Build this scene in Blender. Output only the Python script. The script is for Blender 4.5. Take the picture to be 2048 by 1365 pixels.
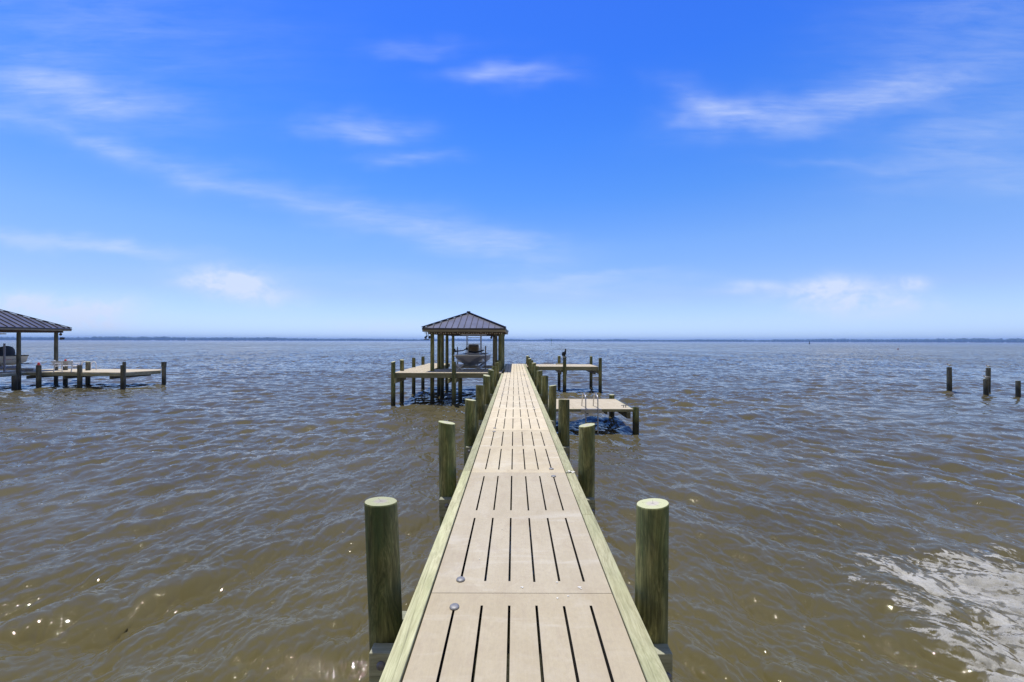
import bpy, bmesh, math, random
import numpy as np
from mathutils import Vector, Matrix, Quaternion

random.seed(7)
scene = bpy.context.scene
for o in list(bpy.data.objects):
    bpy.data.objects.remove(o)
R = math.radians

# ---------------------------------------------------------------- camera
CAM_H = 3.40                      # eye above the water
DECK = 1.72                       # top of the pier deck above the water
F = 800.0                         # focal length in pixels of the 2048 px wide photograph
cd = bpy.data.cameras.new('camera')
cam = bpy.data.objects.new('camera', cd)
scene.collection.objects.link(cam)
cd.sensor_fit = 'HORIZONTAL'
cd.sensor_width = 36.0
cd.lens = F / 2048 * 36.0
cd.shift_x = -5 / 2048
cd.clip_start = 0.05
cd.clip_end = 40000
roll = R(0.14)
cam.matrix_world = Matrix(((math.cos(roll), -math.sin(roll), 0, 0),
                           (0, 0, -1, 0),
                           (math.sin(roll), math.cos(roll), 0, CAM_H),
                           (0, 0, 0, 1)))
scene.camera = cam

# ---------------------------------------------------------------- sun and sky
TO_SUN = Vector((-0.30, 0.42, 2.4)).normalized()
sd = bpy.data.lights.new('sun', 'SUN')
sd.energy = 4.3
sd.angle = R(0.55)
sd.color = (1.0, 0.955, 0.88)
sun = bpy.data.objects.new('sun', sd)
scene.collection.objects.link(sun)
sun.rotation_euler = (-TO_SUN).to_track_quat('-Z', 'Y').to_euler()

scene.view_settings.view_transform = 'Standard'
scene.view_settings.look = 'None'
scene.view_settings.exposure = 0.0
scene.view_settings.gamma = 1.0
scene.cycles.max_bounces = 8
scene.cycles.volume_bounces = 1
scene.cycles.sample_clamp_indirect = 6.0
scene.cycles.use_denoising = True

w = bpy.data.worlds.new('World')
scene.world = w
w.use_nodes = True
wn, wl = w.node_tree.nodes, w.node_tree.links
bg = wn['Background']
bg.inputs[1].default_value = 0.1


def mathn(nodes, links, op, a, b=None, c=None, clamp=False):
    n = nodes.new('ShaderNodeMath')
    n.operation = op
    n.use_clamp = clamp
    for i, v in enumerate((a, b, c)):
        if v is None:
            continue
        if isinstance(v, (int, float)):
            n.inputs[i].default_value = v
        else:
            links.new(v, n.inputs[i])
    return n.outputs[0]


def mixc(nodes, links, fac, a, b, blend='MIX'):
    n = nodes.new('ShaderNodeMix')
    n.data_type = 'RGBA'
    n.blend_type = blend
    for sock, v in ((n.inputs['Factor'], fac), (n.inputs[6], a), (n.inputs[7], b)):
        if isinstance(v, (int, float)):
            sock.default_value = v
        elif isinstance(v, tuple):
            sock.default_value = (*v, 1) if len(v) == 3 else v
        else:
            links.new(v, sock)
    return n.outputs[2]


def build_sky():
    sky = wn.new('ShaderNodeTexSky')
    sky.sky_type = 'NISHITA'
    sky.sun_disc = False
    sky.sun_elevation = math.asin(TO_SUN.z)
    sky.sun_rotation = math.atan2(TO_SUN.x, TO_SUN.y)
    sky.air_density = 1.0
    sky.dust_density = 0.3
    sky.ozone_density = 3.0
    tc = wn.new('ShaderNodeTexCoord')
    sep = wn.new('ShaderNodeSeparateXYZ')
    wl.new(tc.outputs['Generated'], sep.inputs[0])
    x, y, z = sep.outputs
    ramp = wn.new('ShaderNodeValToRGB')
    el = ramp.color_ramp.elements
    stops = [(0.0, (1.0, 1.38, 2.4)), (.045, (1.08, 1.26, 2.02)), (.105, (1.05, 1.15, 1.62)), (.225, (.94, 1.24, 1.76)),
             (.33, (.62, 1.15, 1.95)), (.44, (.44, 1.06, 2.14)), (.56, (.33, .93, 2.26)), (.66, (.33, .87, 2.26)),
             (.78, (1.1, 1.15, 1.45)), (1.0, (1.35, 1.25, 1.1))]  # last stops lie out of view, warmed to make the fill light less blue
    while len(el) < len(stops):
        el.new(0.5)
    for e, (p, c) in zip(el, stops):
        e.position = p
        e.color = (*[v / 2.4 for v in c], 1)
    wl.new(z, ramp.inputs[0])
    tint = mixc(wn, wl, 1.0, ramp.outputs[0], (2.4, 2.4, 2.4), 'MULTIPLY')
    base = mixc(wn, wl, 1.0, sky.outputs[0], tint, 'MULTIPLY')
    # thin cirrus wisps and a few low cumulus, placed by compass direction
    yy = mathn(wn, wl, 'MAXIMUM', y, 0.02)
    u = mathn(wn, wl, 'DIVIDE', x, yy)
    v = mathn(wn, wl, 'DIVIDE', z, yy)
    comb = wn.new('ShaderNodeCombineXYZ')
    wl.new(u, comb.inputs[0]); wl.new(v, comb.inputs[1])

    def noise(scale, sx, sy, rot, detail, dist, off=0.0):
        m = wn.new('ShaderNodeMapping')
        m.inputs['Location'].default_value = (off, off * .7, off * .3)
        m.inputs['Rotation'].default_value = (0, 0, R(rot))
        m.inputs['Scale'].default_value = (sx, sy, 1)
        wl.new(comb.outputs[0], m.inputs[0])
        n = wn.new('ShaderNodeTexNoise')
        n.inputs['Scale'].default_value = scale
        n.inputs['Detail'].default_value = detail
        n.inputs['Roughness'].default_value = 0.62
        n.inputs['Distortion'].default_value = dist
        wl.new(m.outputs[0], n.inputs['Vector'])
        return n.outputs[0]

    wob1 = mathn(wn, wl, 'MULTIPLY_ADD', noise(3.0, 1, 1.6, 0, 3, 0, 4.0), 0.34, -0.17)
    wob2 = mathn(wn, wl, 'MULTIPLY_ADD', noise(3.4, 1, 1.6, 0, 3, 0, 9.0), 0.13, -0.065)
    uw = mathn(wn, wl, 'ADD', u, wob1)
    vw = mathn(wn, wl, 'ADD', v, wob2)
    cir = mathn(wn, wl, 'MULTIPLY_ADD', noise(4.2, 1.0, 5.5, 6, 7, 0.35), 1.7, -0.30, clamp=True)
    puff = mathn(wn, wl, 'MULTIPLY_ADD', noise(13.0, 1.0, 1.5, 0, 6, 0.3, 2.0), 4.0, -1.45, clamp=True)

    fib = mathn(wn, wl, 'MULTIPLY_ADD', noise(7.0, 1.0, 9.0, 8, 8, 0.6, 5.0), 2.4, -.2, clamp=True)
    cir = mathn(wn, wl, 'MULTIPLY', cir, mathn(wn, wl, 'MULTIPLY_ADD', fib, .75, .42))

    def blobs(lst, uu, vv):
        tot = None
        for (px, py, rx, ry, rot, s) in lst:
            cu, cv = (px - 1029) / F, (683 - py) / F
            rx, ry, a = rx / F, ry / F, R(-rot)
            du = mathn(wn, wl, 'SUBTRACT', uu, cu)
            dv = mathn(wn, wl, 'SUBTRACT', vv, cv)
            p = mathn(wn, wl, 'ADD', mathn(wn, wl, 'MULTIPLY', du, math.cos(a) / rx), mathn(wn, wl, 'MULTIPLY', dv, math.sin(a) / rx))
            q = mathn(wn, wl, 'ADD', mathn(wn, wl, 'MULTIPLY', du, -math.sin(a) / ry), mathn(wn, wl, 'MULTIPLY', dv, math.cos(a) / ry))
            r2 = mathn(wn, wl, 'ADD', mathn(wn, wl, 'MULTIPLY', p, p), mathn(wn, wl, 'MULTIPLY', q, q))
            g = mathn(wn, wl, 'MULTIPLY', mathn(wn, wl, 'POWER', 2.718, mathn(wn, wl, 'MULTIPLY', r2, -1.0)), s)
            tot = g if tot is None else mathn(wn, wl, 'ADD', tot, g)
        return tot

    wisps = [(190, 200, 190, 42, 9, .55), (60, 165, 130, 40, 8, .35),
             (160, 275, 330, 24, 16, .38), (560, 390, 420, 34, 14, .34), (900, 480, 220, 34, 14, .42), (1060, 500, 130, 22, 4, .32),
             (1000, 152, 105, 20, 0, .62), (715, 258, 105, 24, 0, .62), (815, 318, 80, 17, 0, .45), (830, 92, 120, 20, 0, .22),
             (1480, 238, 110, 24, 4, .62), (1640, 212, 230, 34, -10, .5), (1390, 205, 70, 34, 38, .32), (1830, 165, 200, 40, -14, .25),
             (1960, 270, 230, 60, -18, .36), (2020, 350, 160, 36, -4, .3), (1680, 325, 130, 12, -2, .28),
             (60, 482, 230, 17, 6, .85), (250, 505, 150, 12, 5, .4),
             (1150, 566, 260, 14, -2, .4), (1240, 552, 100, 9, -4, .35), (1150, 590, 260, 24, 0, .3), (600, 560, 300, 24, 2, .2),
             (200, 50, 330, 120, 6, .28), (1960, 60, 260, 150, -20, .3)]
    heaps = [(455, 560, 75, 24, 4, .9), (500, 590, 90, 24, 8, .7), (400, 565, 50, 12, 0, .4), (60, 612, 68, 20, 2, 1.5),
             (190, 630, 80, 26, -6, 1.4), (160, 655, 150, 14, 0, .4), (760, 655, 80, 12, 0, .4),
             (1660, 575, 75, 22, -4, .95), (1690, 610, 130, 28, 2, .6), (1815, 568, 42, 15, -4, .75), (1790, 600, 90, 16, 4, .45),
             (1510, 570, 50, 9, 2, .5), (1470, 582, 40, 7, 0, .3)]
    cl = mathn(wn, wl, 'MULTIPLY', blobs(wisps, uw, vw), cir)
    ph = mathn(wn, wl, 'MULTIPLY', blobs(heaps, u, v), puff)
    soft = mathn(wn, wl, 'MULTIPLY', blobs(heaps, u, v), 0.38)
    front = mathn(wn, wl, 'MULTIPLY', mathn(wn, wl, 'SUBTRACT', y, 0.05), 8.0, clamp=True)
    up = mathn(wn, wl, 'MULTIPLY', z, 60.0, clamp=True)
    dens = mathn(wn, wl, 'ADD', mathn(wn, wl, 'MULTIPLY', cl, .80), mathn(wn, wl, 'MULTIPLY_ADD', ph, 1.0, soft), clamp=True)
    dens = mathn(wn, wl, 'MULTIPLY', mathn(wn, wl, 'MULTIPLY', dens, front), up)
    dens = mathn(wn, wl, 'MULTIPLY', dens, 0.82)
    col = mixc(wn, wl, dens, base, (7.3, 8.2, 10.2))
    # unseen pale grey sky added behind the viewer as neutral fill light
    back = mathn(wn, wl, 'MULTIPLY_ADD', mathn(wn, wl, 'MULTIPLY_ADD', noise(2.0, 1, 1, 0, 3, 0, 7.0), .3, y), -2.2, 0.2, clamp=True)
    back = mathn(wn, wl, 'MULTIPLY', back, up)
    col = mixc(wn, wl, back, col, (2.7, 2.65, 2.5))
    wl.new(col, bg.inputs[0])


build_sky()

# ---------------------------------------------------------------- helpers


def tag(o, label=None, cat=None, group=None, kind=None):
    for k, v in (('label', label), ('category', cat), ('group', group), ('kind', kind)):
        if v:
            o[k] = v
    return o


def empty(name, loc, label=None, cat=None, group=None):
    o = bpy.data.objects.new(name, None)
    scene.collection.objects.link(o)
    o.location = loc
    o.empty_display_size = 0.2
    tag(o, label, cat, group)
    return o


def world_loc(o):
    v = Vector(o.location)
    while o.parent:
        o = o.parent
        v += Vector(o.location)
    return v


def at(px, py, z):
    """ground point of a pixel of the 2048 px photograph at height z"""
    yy = py - (683.0 + (px - 1024) * 0.0024)
    d = (CAM_H - z) * F / yy
    return (px - 1029) / F * d, d


class MB:
    def __init__(self):
        self.v, self.f, self.m, self.s = [], [], [], []

    def add(self, verts, faces, mi=0, smooth=False):
        o = len(self.v)
        self.v += [tuple(p) for p in verts]
        for f in faces:
            self.f.append([i + o for i in f])
            self.m.append(mi)
            self.s.append(smooth)

    def box(self, x0, x1, y0, y1, z0, z1, mi=0):
        v = [(x, y, z) for z in (z0, z1) for y in (y0, y1) for x in (x0, x1)]
        self.add(v, [(0, 2, 3, 1), (4, 5, 7, 6), (0, 1, 5, 4), (2, 6, 7, 3), (0, 4, 6, 2), (1, 3, 7, 5)], mi)

    def bar(self, a, b, wd, ht, up=(0, 0, 1), mi=0):
        a, b = Vector(a), Vector(b)
        d = (b - a).normalized()
        s = d.cross(Vector(up))
        if s.length < 1e-4:
            s = Vector((1, 0, 0))
        s.normalize()
        t = s.cross(d)
        v = []
        for p in (a, b):
            for i, j in ((-1, -1), (1, -1), (1, 1), (-1, 1)):
                v.append(p + s * (i * wd / 2) + t * (j * ht / 2))
        self.add(v, [(3, 2, 1, 0), (4, 5, 6, 7), (0, 1, 5, 4), (1, 2, 6, 5), (2, 3, 7, 6), (3, 0, 4, 7)], mi)

    def tube(self, pts, r, n=8, mi=0, closed=False):
        pts = [Vector(p) for p in pts]
        rs = r if isinstance(r, (list, tuple)) else [r] * len(pts)
        rings = []
        ref = None
        for i, p in enumerate(pts):
            d = (pts[min(i + 1, len(pts) - 1)] - pts[max(i - 1, 0)]).normalized()
            if ref is None:
                ref = Vector((0, 0, 1)) if abs(d.z) < .9 else Vector((1, 0, 0))
            s = d.cross(ref).normalized()
            ref = s.cross(d).normalized()
            t = ref
            rings.append([p + (s * math.cos(a) + t * math.sin(a)) * rs[i] for a in [2 * math.pi * k / n for k in range(n)]])
        v = [q for ring in rings for q in ring]
        fs = []
        for i in range(len(pts) - 1):
            for k in range(n):
                fs.append((i * n + k, i * n + (k + 1) % n, (i + 1) * n + (k + 1) % n, (i + 1) * n + k))
        self.add(v, fs, mi, True)
        o = len(pts) - 1
        self.add([p for p in rings[0]], [tuple(reversed(range(n)))], mi)
        self.add([p for p in rings[o]], [tuple(range(n))], mi)

    def loft(self, rings, mi=0, cap=True, smooth=True, closed=True):
        n = len(rings[0])
        v = [q for ring in rings for q in ring]
        fs = []
        for i in range(len(rings) - 1):
            for k in range(n if closed else n - 1):
                fs.append((i * n + k, i * n + (k + 1) % n, (i + 1) * n + (k + 1) % n, (i + 1) * n + k))
        self.add(v, fs, mi, smooth)
        if cap:
            self.add(rings[0], [tuple(reversed(range(n)))], mi)
            self.add(rings[-1], [tuple(range(n))], mi)

    def build(self, name, mats, parent=None, bevel=0.0, seg=2):
        me = bpy.data.meshes.new(name)
        base = world_loc(parent) if parent else Vector((0, 0, 0))
        me.from_pydata([(p[0] - base.x, p[1] - base.y, p[2] - base.z) for p in self.v], [], self.f)
        if not isinstance(mats, (list, tuple)):
            mats = [mats]
        for m in mats:
            me.materials.append(m)
        me.polygons.foreach_set('material_index', self.m)
        me.polygons.foreach_set('use_smooth', self.s)
        me.update()
        o = bpy.data.objects.new(name, me)
        scene.collection.objects.link(o)
        if parent:
            o.parent = parent
        if bevel:
            b = o.modifiers.new('bevel', 'BEVEL')
            b.width = bevel
            b.segments = seg
            b.limit_method = 'ANGLE'
            b.angle_limit = R(40)
        return o


def boxpart(name, dims, mat, parent, bevel=0.006):
    m = MB()
    m.box(*dims)
    return m.build(name, mat, parent, bevel)


# ---------------------------------------------------------------- materials


def newmat(name):
    m = bpy.data.materials.new(name)
    m.use_nodes = True
    nt = m.node_tree
    return m, nt.nodes, nt.links, nt.nodes['Principled BSDF']


def tex_noise(n, l, vec, scale, detail=4, rough=.55, dist=0.0):
    t = n.new('ShaderNodeTexNoise')
    t.inputs['Scale'].default_value = scale
    t.inputs['Detail'].default_value = detail
    t.inputs['Roughness'].default_value = rough
    t.inputs['Distortion'].default_value = dist
    if vec is not None:
        l.new(vec, t.inputs['Vector'])
    return t.outputs[0]


def mapping(n, l, src, scale, rot=(0, 0, 0)):
    m = n.new('ShaderNodeMapping')
    m.inputs['Scale'].default_value = scale
    m.inputs['Rotation'].default_value = rot
    l.new(src, m.inputs[0])
    return m.outputs[0]


def ramp2(n, l, fac, stops):
    r = n.new('ShaderNodeValToRGB')
    el = r.color_ramp.elements
    while len(el) < len(stops):
        el.new(.5)
    for e, (p, c) in zip(el, stops):
        e.position = p
        e.color = (*c, 1)
    l.new(fac, r.inputs[0])
    return r.outputs[0]


def bump(n, l, b, h, strength, dist, prev=None):
    bn = n.new('ShaderNodeBump')
    bn.inputs['Strength'].default_value = strength
    bn.inputs['Distance'].default_value = dist
    l.new(h, bn.inputs['Height'])
    if prev is not None:
        l.new(prev, bn.inputs['Normal'])
    l.new(bn.outputs[0], b.inputs['Normal'])
    return bn.outputs[0]


def plain(name, col, rough=.5, metal=0.0, var=.12, scale=6.0, spec=.5):
    m, n, l, b = newmat(name)
    tc = n.new('ShaderNodeTexCoord')
    f = tex_noise(n, l, tc.outputs['Object'], scale, 5)
    c = ramp2(n, l, f, [(.3, tuple(v * (1 - var) for v in col)), (.7, tuple(min(1, v * (1 + var)) for v in col))])
    l.new(c, b.inputs['Base Color'])
    b.inputs['Roughness'].default_value = rough
    b.inputs['Metallic'].default_value = metal
    b.inputs['Specular IOR Level'].default_value = spec
    return m


def wood(name, dark, mid, light, grain, axis='z', green=(.1, .14, .05), gfac=.5, wet=False, knots=True, rough=.75):
    m, n, l, b = newmat(name)
    tc = n.new('ShaderNodeTexCoord')
    oi = n.new('ShaderNodeObjectInfo')
    shift = n.new('ShaderNodeVectorMath')
    shift.operation = 'ADD'
    l.new(tc.outputs['Object'], shift.inputs[0])
    rv = n.new('ShaderNodeCombineXYZ')
    l.new(mathn(n, l, 'MULTIPLY', oi.outputs['Random'], 37.0), rv.inputs[0])
    l.new(mathn(n, l, 'MULTIPLY', oi.outputs['Random'], 91.0), rv.inputs[1])
    l.new(mathn(n, l, 'MULTIPLY', oi.outputs['Random'], 53.0), rv.inputs[2])
    l.new(rv.outputs[0], shift.inputs[1])
    P = shift.outputs[0]
    long_ = .06
    sc = {'x': (long_, 1, 1), 'y': (1, long_, 1), 'z': (1, 1, long_)}[axis]
    sc2 = tuple(.28 if v == long_ else 1 for v in sc)
    warp = tex_noise(n, l, mapping(n, l, P, sc2), 3.2, 2)
    gv = n.new('ShaderNodeVectorMath')
    gv.operation = 'ADD'
    l.new(mapping(n, l, P, sc), gv.inputs[0])
    wv = n.new('ShaderNodeCombineXYZ')
    k = mathn(n, l, 'MULTIPLY', warp, .30 if wet else .16)
    for i in range(3):
        l.new(k, wv.inputs[i])
    l.new(wv.outputs[0], gv.inputs[1])
    G = gv.outputs[0]
    g1 = tex_noise(n, l, G, grain, 6, .62)
    g2 = tex_noise(n, l, G, grain * 3.1, 3, .6)
    g = mathn(n, l, 'MULTIPLY_ADD', g2, .35, mathn(n, l, 'MULTIPLY', g1, .65))
    col = ramp2(n, l, g, [(.34, dark), (.5, mid), (.64, light)])
    big = tex_noise(n, l, mapping(n, l, P, sc2), 5.0, 4, .6)
    gm = mathn(n, l, 'MULTIPLY', mathn(n, l, 'MULTIPLY_ADD', big, 3.2, -1.25, clamp=True), gfac)
    col = mixc(n, l, gm, col, green)
    blo = tex_noise(n, l, mapping(n, l, P, sc2, (.3, .2, .1)), 7.5, 5, .68, .5)
    tone = mathn(n, l, 'MULTIPLY', mathn(n, l, 'MULTIPLY_ADD', oi.outputs['Random'], .36, .82), mathn(n, l, 'MULTIPLY_ADD', blo, 2.2 if wet else .7, -.1 if wet else .65, clamp=False))
    tv = n.new('ShaderNodeCombineXYZ')
    for i in range(3):
        l.new(tone, tv.inputs[i])
    col = mixc(n, l, 1.0, col, tv.outputs[0], 'MULTIPLY')
    ck = tex_noise(n, l, mapping(n, l, P, tuple(.02 if v == long_ else 1 for v in sc)), 11, 2, .5, .3)
    cl_ = mathn(n, l, 'MULTIPLY_ADD', mathn(n, l, 'ABSOLUTE', mathn(n, l, 'SUBTRACT', ck, .5)), -62.0, 1.0, clamp=True)
    cm_ = mathn(n, l, 'MULTIPLY', cl_, mathn(n, l, 'MULTIPLY_ADD', big, 5.0, -2.1, clamp=True))
    col = mixc(n, l, mathn(n, l, 'MULTIPLY', cm_, .6), col, tuple(v * .35 for v in dark))
    if knots:
        vo = n.new('ShaderNodeTexVoronoi')
        vo.inputs['Scale'].default_value = 4.2
        l.new(mapping(n, l, P, sc2), vo.inputs['Vector'])
        kn = mathn(n, l, 'MULTIPLY_ADD', vo.outputs['Distance'], -16.0, 1.3, clamp=True)
        col = mixc(n, l, mathn(n, l, 'MULTIPLY', kn, .65), col, tuple(v * .4 for v in dark))
    if wet:
        geo = n.new('ShaderNodeNewGeometry')
        sp = n.new('ShaderNodeSeparateXYZ')
        l.new(geo.outputs['Position'], sp.inputs[0])
        lv = mathn(n, l, 'MULTIPLY_ADD', big, .5, sp.outputs[2])
        wf = mathn(n, l, 'MULTIPLY_ADD', lv, -3.2, 3.1, clamp=True)
        col = mixc(n, l, mathn(n, l, 'MULTIPLY', wf, .9), col, (.018, .019, .012))
        l.new(mathn(n, l, 'MULTIPLY_ADD', wf, -.35, rough), b.inputs['Roughness'])
    else:
        b.inputs['Roughness'].default_value = rough
    l.new(col, b.inputs['Base Color'])
    b.inputs['Specular IOR Level'].default_value = .3
    bump(n, l, b, g, .5, .006)
    return m


M = {}
M['piling'] = wood('treated piling wood', (.058, .058, .022), (.175, .168, .066), (.35, .325, .14), 38, 'z', (.055, .10, .038), .8, wet=True)
M['grey_piling'] = wood('weathered piling wood', (.07, .066, .05), (.13, .122, .09), (.2, .19, .14), 30, 'z', (.06, .075, .045), .6, wet=True)
M['rim'] = wood('treated rim wood', (.27, .25, .14), (.44, .42, .26), (.54, .52, .34), 64, 'y', (.36, .39, .21), .55)
M['rim_x'] = wood('treated board wood', (.17, .165, .11), (.27, .26, .175), (.36, .34, .23), 34, 'x', (.2, .22, .13), .5)
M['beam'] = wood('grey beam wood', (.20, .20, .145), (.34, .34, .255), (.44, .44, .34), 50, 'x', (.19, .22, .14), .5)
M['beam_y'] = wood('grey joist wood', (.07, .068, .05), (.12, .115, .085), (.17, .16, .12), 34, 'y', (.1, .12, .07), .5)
M['fascia'] = wood('weathered fascia wood', (.18, .155, .11), (.28, .245, .18), (.37, .33, .25), 30, 'x', (.19, .18, .14), .4, knots=False)
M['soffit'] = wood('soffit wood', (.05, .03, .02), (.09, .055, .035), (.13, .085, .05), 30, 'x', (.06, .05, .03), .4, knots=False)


def end_grain():
    m, n, l, b = newmat('sawn piling top')
    tc = n.new('ShaderNodeTexCoord')
    oi = n.new('ShaderNodeObjectInfo')
    at_ = n.new('ShaderNodeAttribute')
    at_.attribute_name = 'ring'
    d = at_.outputs['Fac']
    nz = tex_noise(n, l, tc.outputs['Object'], 30, 4)
    rr = mathn(n, l, 'MULTIPLY_ADD', nz, .22, d)
    s = mathn(n, l, 'MULTIPLY_ADD', mathn(n, l, 'SINE', mathn(n, l, 'MULTIPLY', rr, 70.0)), .5, .5)
    col = ramp2(n, l, s, [(.0, (.44, .46, .26)), (1., (.60, .61, .38))])
    heart = mathn(n, l, 'MULTIPLY_ADD', rr, -5.0, 3.2, clamp=True)
    col = mixc(n, l, mathn(n, l, 'MULTIPLY', heart, .85), col, (.52, .47, .42))
    core = mathn(n, l, 'MULTIPLY_ADD', rr, -8.0, 2.1, clamp=True)
    col = mixc(n, l, mathn(n, l, 'MULTIPLY', core, .6), col, (.30, .27, .24))
    # star checks running out from the heart
    sp = n.new('ShaderNodeSeparateXYZ')
    l.new(tc.outputs['Object'], sp.inputs[0])
    ang = mathn(n, l, 'ARCTAN2', sp.outputs[1], sp.outputs[0])
    wob = mathn(n, l, 'MULTIPLY_ADD', nz, 1.4, mathn(n, l, 'MULTIPLY', oi.outputs['Random'], 6.0))
    st_ = mathn(n, l, 'ABSOLUTE', mathn(n, l, 'SINE', mathn(n, l, 'MULTIPLY_ADD', ang, 2.5, wob)))
    wid = mathn(n, l, 'MULTIPLY', st_, d)
    crk = mathn(n, l, 'MULTIPLY', mathn(n, l, 'MULTIPLY_ADD', wid, -22.0, 1.0, clamp=True), mathn(n, l, 'LESS_THAN', d, .72))
    col = mixc(n, l, mathn(n, l, 'MULTIPLY', crk, .8), col, (.10, .085, .065))
    tone = mathn(n, l, 'MULTIPLY_ADD', oi.outputs['Random'], .3, .72)
    tv = n.new('ShaderNodeCombineXYZ')
    for i in range(3):
        l.new(tone, tv.inputs[i])
    col = mixc(n, l, 1.0, col, tv.outputs[0], 'MULTIPLY')
    l.new(col, b.inputs['Base Color'])
    b.inputs['Roughness'].default_value = .85
    bump(n, l, b, mathn(n, l, 'ADD', s, nz), .25, .003)
    return m


M['end'] = end_grain()


def concrete():
    m, n, l, b = newmat('cast beige deck')
    tc = n.new('ShaderNodeTexCoord')
    oi = n.new('ShaderNodeObjectInfo')
    P = tc.outputs['Object']
    big = tex_noise(n, l, mapping(n, l, P, (1.4, .6, 1)), 2.2, 5, .6, .4)
    mid = tex_noise(n, l, mapping(n, l, P, (1, .5, 1)), 14, 6, .7)
    fine = tex_noise(n, l, P, 260, 3, .7)
    weave = tex_noise(n, l, mapping(n, l, P, (1, .05, 1)), 120, 2, .5)
    col = ramp2(n, l, big, [(.3, (.46, .395, .275)), (.5, (.53, .46, .325)), (.72, (.595, .53, .395))])
    col = mixc(n, l, mathn(n, l, 'MULTIPLY_ADD', mid, 1.6, -.55, clamp=True), col, (.52, .45, .33))
    sp = mathn(n, l, 'MULTIPLY_ADD', fine, 3.0, -1.25, clamp=True)
    col = mixc(n, l, mathn(n, l, 'MULTIPLY', sp, .35), col, (.38, .31, .225))
    mot = tex_noise(n, l, mapping(n, l, P, (1, .75, 1)), 42, 4, .7)
    col = mixc(n, l, mathn(n, l, 'MULTIPLY', mathn(n, l, 'MULTIPLY_ADD', mot, 4.0, -1.8, clamp=True), .5), col, (.42, .36, .27))
    wv = mathn(n, l, 'MULTIPLY_ADD', weave, 2.4, -.95, clamp=True)
    col = mixc(n, l, mathn(n, l, 'MULTIPLY', wv, .16), col, (.66, .58, .46))
    # pale salt bloom bands across some panels
    bloom = tex_noise(n, l, mapping(n, l, P, (.5, 2.6, 1)), 1.9, 4, .6, .6)
    bl = mathn(n, l, 'MULTIPLY_ADD', bloom, 5.5, -3.1, clamp=True)
    col = mixc(n, l, mathn(n, l, 'MULTIPLY', bl, .55), col, (.68, .645, .56))
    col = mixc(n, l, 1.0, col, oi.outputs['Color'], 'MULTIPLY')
    # blotches, scuffs and grime
    blot = tex_noise(n, l, mapping(n, l, P, (1, .7, 1)), 5.5, 7, .72, .8)
    bm_ = mathn(n, l, 'MULTIPLY_ADD', blot, 3.4, -1.72, clamp=True)
    col = mixc(n, l, mathn(n, l, 'MULTIPLY', bm_, .75), col, (.37, .30, .225))
    pk = tex_noise(n, l, mapping(n, l, P, (1, .8, 1)), 3.1, 6, .7, .5)
    pm = mathn(n, l, 'MULTIPLY_ADD', pk, 4.0, -2.1, clamp=True)
    col = mixc(n, l, mathn(n, l, 'MULTIPLY', pm, .7), col, (.49, .44, .355))
    spk = n.new('ShaderNodeTexVoronoi')
    spk.inputs['Scale'].default_value = 26
    l.new(P, spk.inputs['Vector'])
    sd_ = mathn(n, l, 'MULTIPLY_ADD', spk.outputs['Distance'], -14.0, 1.0, clamp=True)
    sk = mathn(n, l, 'MULTIPLY', sd_, mathn(n, l, 'GREATER_THAN', blot, .56))
    col = mixc(n, l, mathn(n, l, 'MULTIPLY', sk, .55), col, (.22, .18, .13))
    scr = tex_noise(n, l, mapping(n, l, P, (.35, 3.2, 1), (0, 0, .5)), 9, 2, .5, 1.2)
    sl_ = mathn(n, l, 'MULTIPLY_ADD', mathn(n, l, 'ABSOLUTE', mathn(n, l, 'SUBTRACT', scr, .5)), -90.0, 1.0, clamp=True)
    col = mixc(n, l, mathn(n, l, 'MULTIPLY', sl_, mathn(n, l, 'MULTIPLY', pm, .4)), col, (.70, .65, .56))
    l.new(col, b.inputs['Base Color'])
    b.inputs['Roughness'].default_value = .78
    b.inputs['Specular IOR Level'].default_value = .35
    bump(n, l, b, mathn(n, l, 'MULTIPLY_ADD', fine, .6, mathn(n, l, 'MULTIPLY', weave, .4)), .35, .002)
    return m


M['deck'] = concrete()
M['slot_shade'] = plain('painted slot shade', (.03, .027, .022), .9, 0, .3, 30)  # near-black colour paints shade into the deck slots
M['roof'] = plain('bronze metal roof', (.135, .14, .185), .36, .6, .18, 1.6)
M['roof_rib'] = plain('bronze roof seam', (.03, .024, .028), .45, .3, .15, 3)
M['steel'] = plain('galvanised steel', (.26, .26, .27), .55, .45, .2, 40)
M['bolt'] = plain('dull bolt steel', (.22, .22, .26), .5, .6, .25, 60)
M['alu'] = plain('brushed aluminium', (.46, .46, .47), .35, .8, .1, 12)
M['white_metal'] = plain('white painted metal', (.78, .78, .80), .4, 0, .04, 10)
M['gel'] = plain('white gelcoat', (.82, .82, .82), .25, 0, .04, 3)
M['gel_grey'] = plain('pale grey hull paint', (.34, .33, .36), .35, 0, .12, 2.5)
M['cream'] = plain('cream gelcoat', (.66, .63, .53), .3, 0, .05, 3)
M['dark'] = plain('black plastic', (.018, .018, .02), .45, 0, .2, 12)
M['cover'] = plain('grey canvas cover', (.045, .05, .06), .8, 0, .25, 5)
M['tan'] = plain('tan cushion', (.26, .19, .10), .65, 0, .35, 5)
M['red'] = plain('red plastic', (.55, .06, .05), .4, 0, .1, 10)
M['pipe'] = plain('grey guide pipe', (.25, .25, .29), .5, 0, .1, 8)
M['bunk'] = plain('pale bunk block', (.5, .5, .5), .7, 0, .15, 8)
M['feather_black'] = plain('black feathers', (.012, .012, .013), .5, 0, .3, 30)
M['feather_white'] = plain('white feathers', (.8, .8, .8), .7, 0, .05, 30)
M['feather_grey'] = plain('grey feathers', (.32, .33, .36), .7, 0, .15, 30)
M['beak'] = plain('orange beak', (.6, .14, .04), .5, 0, .1, 30)
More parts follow.
